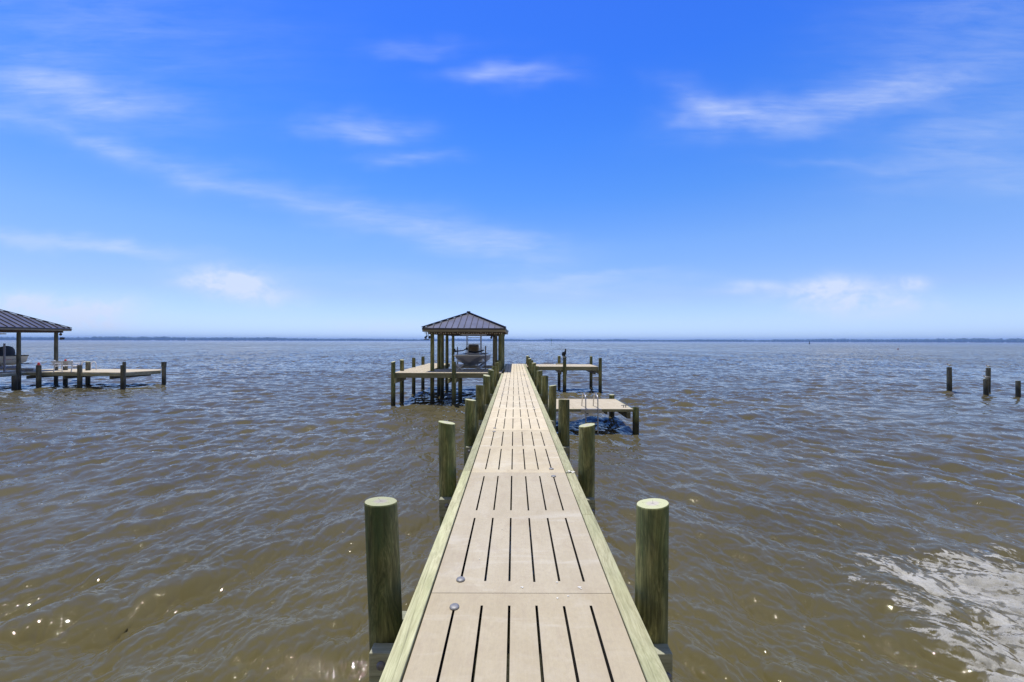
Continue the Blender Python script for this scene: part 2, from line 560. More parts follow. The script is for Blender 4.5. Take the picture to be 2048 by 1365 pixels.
M['poop'] = plain('bird droppings', (.72, .71, .68), .8, 0, .2, 60)
M['green'] = plain('green daymark', (.02, .16, .08), .5, 0, .1, 4)
M['bulb'] = plain('pale glass bulb', (.75, .68, .5), .2, 0, .1, 30)
M['rope'] = plain('black cord', (.03, .03, .03), .7, 0, .2, 30)

# ---------------------------------------------------------------- water
G_SEED = 11


def ocean_tile(N, L, ang, spread, lam_p, lam_min, rms, seed, iso=.12, power=3.6):
    rng = np.random.RandomState(seed)
    k1 = 2 * np.pi * np.fft.fftfreq(N, L / N)
    KX, KY = np.meshgrid(k1, k1)
    K = np.hypot(KX, KY)
    K[0, 0] = 1e-6
    kp = 2 * np.pi / lam_p
    km = 2 * np.pi / lam_min
    th = np.arctan2(KY, KX) - ang
    D = np.clip(np.cos(th), 0, 1) ** spread + iso
    P = K ** -power * np.exp(-1.25 * (kp / K) ** 2) * np.exp(-(K / km) ** 4) * D
    P[0, 0] = 0
    A = np.sqrt(P) * np.exp(2j * np.pi * rng.rand(N, N))
    h = np.fft.ifft2(A)
    s = rms / h.real.std()
    A = A * s
    h = np.fft.ifft2(A).real
    dx = np.fft.ifft2(1j * KX / K * A).real
    dy = np.fft.ifft2(1j * KY / K * A).real
    return L, np.stack([h, dx, dy], -1).astype(np.float32)


def tsample(tile, x, y):
    L, T = tile
    N = T.shape[0]
    u = (x / L * N) % N
    v = (y / L * N) % N
    i = u.astype(np.int64)
    j = v.astype(np.int64)
    fu = (u - i)[..., None].astype(np.float32)
    fv = (v - j)[..., None].astype(np.float32)
    i %= N
    j %= N
    i2, j2 = (i + 1) % N, (j + 1) % N
    return (T[j, i] * (1 - fu) + T[j, i2] * fu) * (1 - fv) + (T[j2, i] * (1 - fu) + T[j2, i2] * fu) * fv


def smooth(a, b, x):
    t = np.clip((x - a) / (b - a), 0, 1)
    return t * t * (3 - 2 * t)


TRAINS = []
for i, angd in enumerate((-32, 205, -84)):
    TRAINS.append((ocean_tile(1024, 30.0, R(angd), 3, 2.5, .5, .041, 21 + i, .07, 3.6),
                   ocean_tile(1024, 13.7, R(angd + 12), 4, .85, .05, .0140, 31 + i, .12, 3.3)))
SWELL = ocean_tile(512, 83.0, R(-80), 4, 6.5, 2.5, .022, 41, .06, 3.6)


def wave(x, y, spacing):
    """height and sideways shift of the surface"""
    far = smooth(7, 26, np.hypot(x * .6, y))
    side = smooth(-2.5, 2.5, x)
    wts = [(1 - side) * (1 - far), side * (1 - far), far]
    nrm = np.sqrt(sum(v * v for v in wts))
    out = np.zeros(x.shape + (3,), np.float32)
    fh = np.clip(1 - (spacing - .07) / .3, 0, 1)
    fl = np.clip(1 - (spacing - .5) / 2.2, 0, 1)
    fs = np.clip(1 - (spacing - 2.5) / 5, 0, 1)
    for (lo, hi), v in zip(TRAINS, wts):
        v = v / nrm
        out += tsample(lo, x, y) * (v * fl)[..., None].astype(np.float32)
        out += tsample(hi, x, y) * (v * fh)[..., None].astype(np.float32)
    out += tsample(SWELL, x, y) * fs[..., None].astype(np.float32)
    patch = .78 + .44 * (tsample(SWELL, x * .31 + 9, y * .31 + 4)[..., 0] / .022 * .5 + .5)
    out *= np.clip(patch, .65, 1.3)[..., None].astype(np.float32)
    out[..., 1:] *= -.8
    return out


def water_material():
    m, n, l, b = newmat('brown estuary water')
    geo = n.new('ShaderNodeNewGeometry')
    P = geo.outputs['Position']
    big = tex_noise(n, l, P, .22, 4, .6)
    sp = n.new('ShaderNodeSeparateXYZ')
    l.new(P, sp.inputs[0])
    col = ramp2(n, l, big, [(.3, (.076, .067, .037)), (.7, (.106, .094, .053))])
    # silt stirred up in the shallows by the shore
    sh = mathn(n, l, 'MULTIPLY_ADD', mathn(n, l, 'MULTIPLY_ADD', big, 4.0, sp.outputs[1]), -.25, 2.25, clamp=True)
    col = mixc(n, l, mathn(n, l, 'MULTIPLY', sh, .65), col, (.100, .083, .022))
    # light scattered back by the silt comes out of the whole body of water, so it
    # does not follow the facets; only the mirror on top does
    body = n.new('ShaderNodeBsdfDiffuse')
    l.new(col, body.inputs['Color'])
    flat = n.new('ShaderNodeVectorMath')
    flat.operation = 'MULTIPLY_ADD'
    l.new(geo.outputs['Normal'], flat.inputs[0])
    flat.inputs[1].default_value = (.3, .3, .3)
    flat.inputs[2].default_value = (0, 0, .7)
    fn_ = n.new('ShaderNodeVectorMath')
    fn_.operation = 'NORMALIZE'
    l.new(flat.outputs[0], fn_.inputs[0])
    l.new(fn_.outputs[0], body.inputs['Normal'])
    b_old = b
    b = n.new('ShaderNodeBsdfAnisotropic')
    b.distribution = 'GGX'
    b.inputs['Color'].default_value = (1.0, .95, .90, 1)
    fr = n.new('ShaderNodeFresnel')
    fr.inputs['IOR'].default_value = 1.333
    ms = n.new('ShaderNodeMixShader')
    l.new(fr.outputs[0], ms.inputs[0])
    l.new(body.outputs[0], ms.inputs[1])
    l.new(b.outputs[0], ms.inputs[2])
    l.new(ms.outputs[0], n['Material Output'].inputs['Surface'])
    n.remove(b_old)
    n1 = tex_noise(n, l, mapping(n, l, P, (1, .8, 1), (0, 0, .3)), 9.0, 3, .55, .4)
    n2 = tex_noise(n, l, mapping(n, l, P, (1, .8, 1), (0, 0, -.5)), 26.0, 3, .6, .3)
    h = mathn(n, l, 'MULTIPLY_ADD', n2, .22, n1)
    nb_ = bump(n, l, b, h, 1.0, .0055)
    # the chop that the coarser far mesh no longer carries
    ln = n.new('ShaderNodeVectorMath')
    ln.operation = 'LENGTH'
    l.new(P, ln.inputs[0])
    farw = mathn(n, l, 'MULTIPLY_ADD', ln.outputs['Value'], 1 / 70.0, -.4, clamp=True)
    c1 = tex_noise(n, l, mapping(n, l, P, (.6, 1, 1)), 1.5, 4, .6, .3)
    c2 = tex_noise(n, l, mapping(n, l, P, (.55, 1, 1)), .35, 3, .6, .3)
    l.new(mathn(n, l, 'MULTIPLY_ADD', mathn(n, l, 'MULTIPLY_ADD', ln.outputs['Value'], 1 / 900.0, -.10, clamp=True), .20, .016), b.inputs['Roughness'])
    c3 = tex_noise(n, l, mapping(n, l, P, (1, .22, 1), (0, 0, .12)), .085, 5, .68, .6)
    gust = mathn(n, l, 'MULTIPLY_ADD', c3, 4.2, -1.3)
    gust = mathn(n, l, 'MAXIMUM', gust, .12)
    h2 = mathn(n, l, 'MULTIPLY', mathn(n, l, 'MULTIPLY_ADD', c2, 2.4, c1), mathn(n, l, 'MULTIPLY', farw, gust))
    nb2 = bump(n, l, b, h2, 1.0, .22, nb_)
    l.new(nb2, fr.inputs['Normal'])
    return m


def build_water():
    fine = np.linspace(-R(63), R(63), 1280)
    coarse = np.linspace(R(63), 2 * np.pi - R(63), 160)[1:-1]
    th = np.concatenate([fine, coarse])
    rr = [1.2]
    while rr[-1] < 260:
        rr.append(rr[-1] + max(.013, .0046 * rr[-1]))
    while rr[-1] < 5600:
        rr.append(rr[-1] * 1.05)
    rr = np.array(rr)
    nr, nt = len(rr), len(th)
    RR, TH = np.meshgrid(rr, th, indexing='ij')
    X = RR * np.sin(TH)
    Y = RR * np.cos(TH)
    dth = np.abs(np.diff(np.concatenate([th, [th[0] + 2 * np.pi]])))
    drr = np.gradient(rr)
    sp = np.maximum(drr[:, None], (RR * dth[None, :]) * .5)
    W = wave(X, Y, sp)
    co = np.empty((nr * nt + 1, 3), np.float32)
    co[:-1, 0] = (X + W[..., 1]).ravel()
    co[:-1, 1] = (Y + W[..., 2]).ravel()
    co[:-1, 2] = W[..., 0].ravel()
    co[-1] = (0, 0, 0)
    idx = np.arange(nr * nt).reshape(nr, nt)
    nx = np.roll(idx, -1, axis=1)
    q = np.stack([idx[:-1], idx[1:], nx[1:], nx[:-1]], -1).reshape(-1, 4)[:, ::1]
    q = q[:, ::-1]
    # keep normals up: order checked below
    a, b_, c = co[q[0, 0]], co[q[0, 1]], co[q[0, 2]]
    if np.cross(b_ - a, c - a)[2] < 0:
        q = q[:, ::-1]
    tri = np.stack([np.full(nt, nr * nt), idx[0], nx[0]], -1)
    a, b_, c = co[tri[0, 0]], co[tri[0, 1]], co[tri[0, 2]]
    if np.cross(b_ - a, c - a)[2] < 0:
        tri = tri[:, ::-1]
    me = bpy.data.meshes.new('water')
    me.vertices.add(len(co))
    me.vertices.foreach_set('co', co.ravel())
    nl = q.size + tri.size
    me.loops.add(nl)
    me.loops.foreach_set('vertex_index', np.concatenate([q.ravel(), tri.ravel()]).astype(np.int32))
    me.polygons.add(len(q) + len(tri))
    st = np.concatenate([np.arange(len(q)) * 4, len(q) * 4 + np.arange(len(tri)) * 3]).astype(np.int32)
    me.polygons.foreach_set('loop_start', st)
    me.polygons.foreach_set('use_smooth', np.ones(len(q) + len(tri), bool))
    me.update(calc_edges=True)
    me.materials.append(water_material())
    o = bpy.data.objects.new('water', me)
    scene.collection.objects.link(o)
    tag(o, 'choppy brown estuary water stretching to the horizon', 'water', kind='structure')


build_water()


# foam ------------------------------------------------------------------
def vnoise(x, y, seed, octaves=4, gain=.55):
    rng = np.random.RandomState(seed)
    out = np.zeros_like(x)
    amp, tot, f = 1., 0., 1.
    for _ in range(octaves):
        T = rng.rand(64, 64)
        u, v = x * f + 13.7, y * f + 5.1
        i, j = np.floor(u).astype(int), np.floor(v).astype(int)
        fu, fv = u - i, v - j
        fu, fv = fu * fu * (3 - 2 * fu), fv * fv * (3 - 2 * fv)
        g = lambda a, b: T[b % 64, a % 64]
        out += amp * ((g(i, j) * (1 - fu) + g(i + 1, j) * fu) * (1 - fv) + (g(i, j + 1) * (1 - fu) + g(i + 1, j + 1) * fu) * fv)
        tot += amp
        amp *= gain
        f *= 2.03
    return out / tot


def build_foam():
    x = np.arange(2.6, 10.2, .0105)
    y = np.arange(2.9, 8.0, .0105)
    X, Y = np.meshgrid(x, y)
    # position in the photograph's ground plan: how far inside the patch
    wx = X + .7 * (vnoise(X * .8, Y * .8, 1, 3) - .5)
    wy = Y + .6 * (vnoise(X * .8, Y * .8, 2, 3) - .5)
    e1 = (wx - 4.1) * .86 - (wy - 4.1) * .52            # left border
    e2 = np.minimum(6.72 - wy - .12 * (wx - 7.1), (wx - 5.4) * .42 + 6.0 - wy)   # far border
    ins = np.minimum(e1, e2)
    body = smooth(-.55, 1.6, ins)
    # streaks drawn out along the crests
    a = R(-52)
    s = X * math.cos(a) + Y * math.sin(a) + .5 * (vnoise(X * .6, Y * .6, 3, 2) - .5)
    t = -X * math.sin(a) + Y * math.cos(a) + .5 * (vnoise(X * .6, Y * .6, 4, 2) - .5)
    n1 = vnoise(s * 1.7, t * 3.6, 5, 4, .6)
    n2 = vnoise(s * 14, t * 25, 6, 4, .66)
    rg = 1 - np.abs(vnoise(s * 5.5, t * 9.0, 8, 3) - .5) * 2       # ridges: strands round open cells
    rg2 = 1 - np.abs(vnoise(s * 12.0, t * 18.0, 18, 2) - .5) * 2
    lace = smooth(.70, .97, rg) * .75 + smooth(.72, .97, rg2) * .5
    thick = body * 1.75 + (n1 - .5) * 2.5 - .72
    val = thick + lace * smooth(-.6, .15, thick) * 1.0 + (n2 - .5) * 2.3 - .16
    val = val - 2.0 * smooth(.15, .8, -ins)
    # loose flecks beyond the border
    fl = vnoise(s * 17, t * 24, 9, 2)
    fl2 = vnoise(s * 3.2, t * 6.0, 19, 3)
    reach = smooth(-2.6, -.1, ins)
    fleck = (fl - (.93 - .10 * reach - .10 * (fl2 - .5))) * 9 * (reach > .02) - .35 * (1 - reach)
    dens = np.clip(np.maximum(val * 2.8, fleck), 0, 1)
    holes = smooth(.36, .48, vnoise(s * 11.0, t * 16.0, 14, 3, .6))
    deep = smooth(.5, 1.3, thick)
    holes = np.maximum(holes, deep * .75)
    thin = .30 + .80 * vnoise(s * 2.6, t * 5.5, 12, 5, .65)
    dens = dens * (.12 + .88 * holes) * np.clip(thin, 0, .88)
    W = wave(X, Y, np.full(X.shape, .03))
    Z = W[..., 0] + .007 + .006 * dens * n2
    ny, nx_ = X.shape
    idx = np.arange(nx_ * ny).reshape(ny, nx_)
    keep = (dens[:-1, :-1] + dens[1:, :-1] + dens[1:, 1:] + dens[:-1, 1:]) > .03
    q = np.stack([idx[:-1, :-1], idx[:-1, 1:], idx[1:, 1:], idx[1:, :-1]], -1)[keep]
    used, inv = np.unique(q.ravel(), return_inverse=True)
    co = np.stack([(X + W[..., 1]).ravel(), (Y + W[..., 2]).ravel(), Z.ravel()], -1)[used].astype(np.float32)
    q = inv.reshape(-1, 4)
    me = bpy.data.meshes.new('sea_foam')
    me.vertices.add(len(co))
    me.vertices.foreach_set('co', co.ravel())
    me.loops.add(q.size)
    me.loops.foreach_set('vertex_index', q.ravel().astype(np.int32))
    me.polygons.add(len(q))
    me.polygons.foreach_set('loop_start', (np.arange(len(q)) * 4).astype(np.int32))
    me.polygons.foreach_set('use_smooth', np.ones(len(q), bool))
    me.update(calc_edges=True)
    at_ = me.attributes.new('foam', 'FLOAT', 'POINT')
    at_.data.foreach_set('value', dens.ravel()[used].astype(np.float32))
    m, n, l, b = newmat('white sea foam')
    an = n.new('ShaderNodeAttribute')
    an.attribute_name = 'foam'
    geo = n.new('ShaderNodeNewGeometry')
    nz = tex_noise(n, l, geo.outputs['Position'], 90, 3, .7)
    col = ramp2(n, l, nz, [(.3, (.40, .39, .35)), (.7, (.56, .55, .51))])
    l.new(col, b.inputs['Base Color'])
    b.inputs['Roughness'].default_value = .6
    b.inputs['Specular IOR Level'].default_value = .3
    al = mathn(n, l, 'MULTIPLY', an.outputs['Fac'], mathn(n, l, 'MULTIPLY_ADD', nz, .9, .52, clamp=True), clamp=True)
    l.new(al, b.inputs['Alpha'])
    bump(n, l, b, nz, .5, .01)
    me.materials.append(m)
    o = bpy.data.objects.new('sea_foam', me)
    scene.collection.objects.link(o)
    tag(o, 'white sea foam spread in streaks over the shallow brown water', 'foam', kind='stuff')


build_foam()


# ---------------------------------------------------------------- far shore
def build_shore():
    rng = random.Random(5)
    m, n, l, b = newmat('far forest foliage')
    geo = n.new('ShaderNodeNewGeometry')
    f = tex_noise(n, l, geo.outputs['Position'], .03, 4)
    c = ramp2(n, l, f, [(.3, (.028, .045, .02)), (.7, (.055, .08, .03))])
    l.new(c, b.inputs['Base Color'])
    b.inputs['Roughness'].default_value = .9
    sand = plain('far beach sand', (.3, .27, .2), .9, 0, .2, .02)
    D = 3900.0

    def dist(a):
        return D * (1 + .06 * math.sin(a * 3.1 + 1) + .03 * math.sin(a * 11))

    top, bot = [], []
    mb = MB()
    k = 0
    N = 260
    verts = []
    for i in range(N + 1):
        a = -R(66) + R(132) * i / N
        d = dist(a)
        s, c_ = math.sin(a), math.cos(a)
        verts += [((d - 60) * s, (d - 60) * c_, -.8), ((d - 25) * s, (d - 25) * c_, 1.0), ((d + 420) * s, (d + 420) * c_, 1.6)]
    fs = []
    for i in range(N):
        for j in range(2):
            fs.append((i * 3 + j, i * 3 + j + 1, i * 3 + j + 4, i * 3 + j + 3))
    mb.add(verts, fs, 0, True)
    o = mb.build('far_shore', sand)
    tag(o, 'low far shore along the horizon', 'shore', kind='structure')
    bm = bmesh.new()
    bmesh.ops.create_icosphere(bm, subdivisions=1, radius=1)
    iv = np.array([v.co[:] for v in bm.verts])
    iff = np.array([[v.index for v in f.verts] for f in bm.faces])
    bm.free()
    rs = np.random.RandomState(3)
    V, Fc = [], []
    off = 0
    for i in range(2600):
        a = rs.uniform(-R(65), R(65))
        row = rs.uniform(0, 220)
        d = dist(a) + row
        hh = 20 + 3.0 * math.sin(a * 9 + 1) + 2 * math.sin(a * 31) + 1.2 * math.sin(a * 77)
        if abs(a - R(2.2)) < R(2.4):
            hh *= .62 + .3 * abs(a - R(2.2)) / R(2.4)
        hh = max(7, hh + rs.normal(0, 1.6))
        rad = rs.uniform(9, 17)
        jit = 1 + rs.uniform(-.22, .22, (len(iv), 1))
        p = iv * jit * np.array([rad, rad, hh * .55]) + np.array([d * math.sin(a), d * math.cos(a), 1 + hh * .5])
        V.append(p)
        Fc.append(iff + off)
        off += len(iv)
    V = np.concatenate(V)
    Fc = np.concatenate(Fc)
    me = bpy.data.meshes.new('far_woods')
    me.from_pydata(V.tolist(), [], Fc.tolist())
    me.materials.append(m)
    o = bpy.data.objects.new('far_woods', me)
    scene.collection.objects.link(o)
    tag(o, 'far bluish wooded shoreline along the whole horizon', 'woods', kind='stuff')


build_shore()


# ---------------------------------------------------------------- pilings
def piling(parent, x, y, ztop, r=.115, lean=(0, 0), zbot=-1.6, mat=None, name='piling', hires=False, tilt=.02):
    rng = random.Random(int(x * 1000) * 7 + int(y * 1000))
    n = 40 if hires else 24
    base = world_loc(parent) if parent else Vector((x, y, 0))
    ph = rng.uniform(0, 6)
    tx, ty = rng.uniform(-tilt, tilt), rng.uniform(-tilt, tilt)
    zs = [zbot, 0.0, .5, 1.0, 1.45, 1.9, ztop - .3, ztop - .012, ztop]
    zs = sorted(z for z in zs if z <= ztop)
    V, Fc, mi, sm, ring = [], [], [], [], []

    def rad(a, z):
        return r * (1.05 - .03 * (z - zbot)) * (1 + .022 * math.sin(2 * a + ph + z * .4) + .012 * math.sin(3 * a + 2 * ph) + .006 * math.sin(7 * a + ph * 3 + z))

    for i, z in enumerate(zs):
        for k in range(n):
            a = 2 * math.pi * k / n
            rr = rad(a, z)
            if i == len(zs) - 1:
                rr *= .972
            cx, cy = x + lean[0] * (z - 1.4), y + lean[1] * (z - 1.4)
            dz = (tx * math.cos(a) + ty * math.sin(a)) * (1 if i >= len(zs) - 2 else 0)
            V.append((cx + rr * math.cos(a), cy + rr * math.sin(a), z + dz))
            ring.append(1.0)
    for i in range(len(zs) - 1):
        for k in range(n):
            Fc.append((i * n + k, i * n + (k + 1) % n, (i + 1) * n + (k + 1) % n, (i + 1) * n + k))
            mi.append(0)
            sm.append(True)
    top0 = (len(zs) - 1) * n
    cx, cy = x + lean[0] * (ztop - 1.4), y + lean[1] * (ztop - 1.4)
    prev = list(range(top0, top0 + n))
    for fr in (.6, .25):
        cur = []
        for k in range(n):
            a = 2 * math.pi * k / n
            rr = rad(a, ztop) * .972 * fr
            cur.append(len(V))
            V.append((cx + rr * math.cos(a), cy + rr * math.sin(a), ztop + fr * (tx * math.cos(a) + ty * math.sin(a))))
            ring.append(fr)
        for k in range(n):
            Fc.append((prev[k], prev[(k + 1) % n], cur[(k + 1) % n], cur[k]))
            mi.append(1)
            sm.append(False)
        prev = cur
    ci = len(V)
    V.append((cx, cy, ztop))
    ring.append(0.0)
    for k in range(n):
        Fc.append((prev[k], prev[(k + 1) % n], ci))
        mi.append(1)
        sm.append(False)
    me = bpy.data.meshes.new(name)
    me.from_pydata([(p[0] - cx, p[1] - cy, p[2] - ztop) for p in V], [], Fc)
    me.materials.append(mat or M['piling'])
    me.materials.append(M['end'])
    me.polygons.foreach_set('material_index', mi)
    me.polygons.foreach_set('use_smooth', sm)
    at_ = me.attributes.new('ring', 'FLOAT', 'POINT')
    at_.data.foreach_set('value', ring)
    me.update()
    o = bpy.data.objects.new(name, me)
    scene.collection.objects.link(o)
    if parent:
        o.parent = parent
    else:
        base = Vector((0, 0, 0))
    o.location = Vector((cx, cy, ztop)) - base
    return o


def disc_head(mb, x, y, z, r, h, axis='z', n=20, mi=0):
    """domed washer head"""
    rings = []
    for rr, hh in ((r * .96, 0), (r, h * .25), (r * .93, h * .6), (r * .6, h * .92), (r * .12, h)):
        ring = []
        for k in range(n):
            a = 2 * math.pi * k / n
            if axis == 'z':
                ring.append((x + rr * math.cos(a), y + rr * math.sin(a), z + hh))
            else:
                ring.append((x + rr * math.cos(a), y - hh, z + rr * math.sin(a)))
        rings.append(ring)
    mb.loft(rings, mi)


# ---------------------------------------------------------------- the pier
X0, X1 = -.552, .656              # deck between the rim boards
RO, LO = .773, -.660              # outer faces of the rim boards
PITCH, S0 = 2.44, 2.665
pier = empty('pier', (0, 12, 0), 'long wooden pier with pale slotted deck running straight out from the camera', 'pier')


def slab(parent, x0, x1, y0, y1, z, slots, name='deck_panel', th=.05, mat=None):
    """a cast panel with through slots; slots = list of (x0, x1, y0, y1)"""
    xs = sorted({x0, x1, *[s[0] for s in slots], *[s[1] for s in slots]})
    ys = sorted({y0, y1, *[s[2] for s in slots], *[s[3] for s in slots]})
    base = world_loc(parent)
    bm = bmesh.new()
    vs = {}

    def V(i, j):
        if (i, j) not in vs:
            vs[(i, j)] = bm.verts.new((xs[i] - base.x, ys[j] - base.y, z - th - base.z))
        return vs[(i, j)]
    for i in range(len(xs) - 1):
        for j in range(len(ys) - 1):
            cx, cy = (xs[i] + xs[i + 1]) / 2, (ys[j] + ys[j + 1]) / 2
            if any(s[0] < cx < s[1] and s[2] < cy < s[3] for s in slots):
                continue
            bm.faces.new((V(i, j), V(i + 1, j), V(i + 1, j + 1), V(i, j + 1)))
    r = bmesh.ops.extrude_face_region(bm, geom=bm.faces[:])
    for g in r['geom']:
        if isinstance(g, bmesh.types.BMVert):
            g.co.z += th
    bmesh.ops.recalc_face_normals(bm, faces=bm.faces[:])
    me = bpy.data.meshes.new(name)
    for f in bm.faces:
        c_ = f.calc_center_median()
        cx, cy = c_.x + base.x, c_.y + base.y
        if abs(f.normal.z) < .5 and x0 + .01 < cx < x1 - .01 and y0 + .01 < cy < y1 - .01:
            f.material_index = 1  # inner slot walls take the painted shade
    bm.to_mesh(me)
    bm.free()
    me.materials.append(mat or M['deck'])
    me.materials.append(M['slot_shade'])
    o = bpy.data.objects.new(name, me)
    scene.collection.objects.link(o)
    o.parent = parent
    b = o.modifiers.new('bevel', 'BEVEL')
    b.width = .004
    b.segments = 2
    b.limit_method = 'ANGLE'
    b.angle_limit = R(60)
    return o


SW = (X1 - X0) / 7
prng = random.Random(3)
for k in range(-1, 11):
    ya, yb = S0 + k * PITCH, S0 + (k + 1) * PITCH
    if k == 10:
        yb = ya + PITCH
    sl = []
    for i in range(6):
        xc = X0 + .005 + SW * (i + 1) + prng.uniform(-.002, .002)
        for a, b_ in ((ya + .13, ya + 1.135), (yb - 1.135, yb - .13)):
            sl.append((xc - .0075 - prng.uniform(0, .001), xc + .0075 + prng.uniform(0, .001), a + prng.uniform(-.006, .006), b_ + prng.uniform(-.006, .006)))
    dz = prng.uniform(-.0015, .0015)
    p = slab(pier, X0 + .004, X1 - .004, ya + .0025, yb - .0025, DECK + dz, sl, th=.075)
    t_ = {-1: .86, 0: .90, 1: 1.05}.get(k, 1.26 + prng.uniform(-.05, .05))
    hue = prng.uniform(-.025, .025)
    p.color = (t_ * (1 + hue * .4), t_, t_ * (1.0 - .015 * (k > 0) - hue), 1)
    # a washer-headed bolt in one corner slot at each end of the panel
    cols = (k % 2 == 1, (k + 1) % 2 == 1)
    for end, right in ((0, k % 2 != 0), (1, (k + 1) % 2 != 0)):
        xc = X0 + .005 + SW * (6 if right else 1)
        yc = ya + .145 if end == 0 else yb - .145
        m = MB()
        disc_head(m, xc, yc, DECK + dz + .001, .031, .014)
        m.build('bolt', M['steel'], p)

# sparse white splashes on the panels round the first seam
spl = random.Random(9)
pan = [o for o in pier.children if o.name.startswith('deck_panel')]
for (px, py, s) in ((1045, 1176, .014), (1115, 1166, .012), (1160, 1176, .017), (1116, 1198, .010), (1137, 1194, .011), (1163, 1179, .010),
                    (1005, 1060, .006), (960, 1120, .006), (1085, 990, .006)):
    x, y = at(px, py, DECK)
    n = 11
    m = MB()
    ring = [(x + s * spl.uniform(.4, 1.1) * math.cos(2 * math.pi * i / n), y + s * .8 * spl.uniform(.4, 1.1) * math.sin(2 * math.pi * i / n), DECK + .0035) for i in range(n)]
    c = (x, y, DECK + .006)
    m.add(ring + [c], [(i, (i + 1) % n, n) for i in range(n)])
    m.build('dropping_stain', M['poop'], pan[1])

# rim boards (thick planks on edge, their tops level with the deck)
def rim(xa, xb, y0, y1, ztop):
    return boxpart('rim_board', (xa, xb, y0 + .002, y1 - .002, DECK - .24, ztop), M['rim'], pier, .007)


ly = [.25, 5.13, 10.02, 14.9, 20.55]
for a, b_ in zip(ly[:-1], ly[1:]):
    rim(LO, X0 - .006, a, b_, DECK + .016 + prng.uniform(-.002, .002))
rim(LO, X0 - .006, 23.75, 29.5, DECK + .012)
ry = [.25, 3.87, 8.75, 13.63, 18.5, 23.4, 29.5]
for a, b_ in zip(ry[:-1], ry[1:]):
    rim(X1 + .004, RO, a, b_, DECK + .005 + prng.uniform(-.002, .002))
# a weathered whitish smear on the right-hand rim
x, y = at(1147, 946, DECK)
m = MB()
for i in range(16):
    cx = .668 + .095 * spl.random()
    cy = y + spl.uniform(-.05, .05)
    s = spl.uniform(.008, .022)
    n = 9
    ring = [(cx + s * spl.uniform(.5, 1.1) * math.cos(2 * math.pi * q / n), cy + s * spl.uniform(.5, 1.1) * math.sin(2 * math.pi * q / n), DECK + .0105) for q in range(n)]
    m.add(ring + [(cx, cy, DECK + .016)], [(q, (q + 1) % n, n) for q in range(n)], 0 if i % 3 else 1)
m.build('dropping_stain', [M['poop'], M['dark']], pier)

# joists below the deck
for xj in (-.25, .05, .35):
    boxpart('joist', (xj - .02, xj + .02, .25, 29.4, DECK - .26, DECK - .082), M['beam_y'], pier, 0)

# pilings in pairs with cross beams before and behind them
LX = {0: -.868, 1: -.853, 2: -.846, 3: -.872}
RX = {0: .932, 1: .930, 2: .945}
for k in range(12):
    y = 2.72 + 2.445 * k
    zl = CAM_H - 1.094 + prng.uniform(-.025, .025)
    zr = CAM_H - 1.094 + prng.uniform(-.025, .025)
    if k == 0:
        zl, zr = CAM_H - 1.094, CAM_H - 1.100
    if k == 1:
        zl, zr = CAM_H - 1.052, CAM_H - 1.082
    piling(pier, LX.get(k, -.872), y, zl, .1145 if k else .116, lean=(-.045 if k == 0 else prng.uniform(-.022, .014), prng.uniform(-.01, .01)), hires=k < 3)
    piling(pier, RX.get(k, .948), y, zr, .113 + (prng.uniform(-.008, .008) if k > 1 else 0), lean=(prng.uniform(-.012, .018), prng.uniform(-.01, .01)), hires=k < 3)
    for s in (-1, 1):
        yy = y + s * .155
        cb = boxpart('cross_beam', (-.905 + prng.uniform(-.03, .03), 1.02 + prng.uniform(-.02, .02), yy - .045, yy + .045, CAM_H - 1.97 - .22, CAM_H - 1.97), M['beam'], pier, .006)
        if s == -1 and k < 4:
            for bx, bz in ((-.835, .075), (.965, .14)):
                m = MB()
                disc_head(m, bx, yy - .045, CAM_H - 1.97 - bz, .028, .02, 'y')
                m.build('bolt', M['bolt'], cb)

# steps from the pier down to the swim platform
for i, (yy, zz) in enumerate(((18.35, 1.47), (18.0, 1.22))):
    boxpart('step', (.80, 1.42, yy - .02, yy + .34, zz - .05, zz), M['deck'], pier, .005)
    boxpart('step_stringer', (1.38, 1.42, yy - .02, yy + .34, zz - .3, zz - .052), M['rim_x'], pier, .004)

# ---------------------------------------------------------------- boathouse with its dock
BH_X0, BH_X1, BH_Y0, BH_Y1 = -5.03, -.485, 21.75, 30.75
EAVE = CAM_H + .70
bh = empty('boathouse', (-3, 25, 0), 'open boathouse on pilings with hipped dark metal roof beside the pier', 'boathouse')


def plankdeck(parent, x0, x1, y0, y1, z, seams_x=(), seams_y=(), slots=True):
    xs = [x0, *seams_x, x1]
    ys = [y0, *seams_y, y1]
    out = []
    for xa, xb in zip(xs[:-1], xs[1:]):
        for ya, yb in zip(ys[:-1], ys[1:]):
            sl = []
            if slots:
                nx = max(2, int((xb - xa) / .18))
                for i in range(1, nx):
                    xc = xa + (xb - xa) * i / nx
                    sl.append((xc - .006, xc + .006, ya + .13, yb - .13))
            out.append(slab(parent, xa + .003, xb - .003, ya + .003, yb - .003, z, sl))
    return out


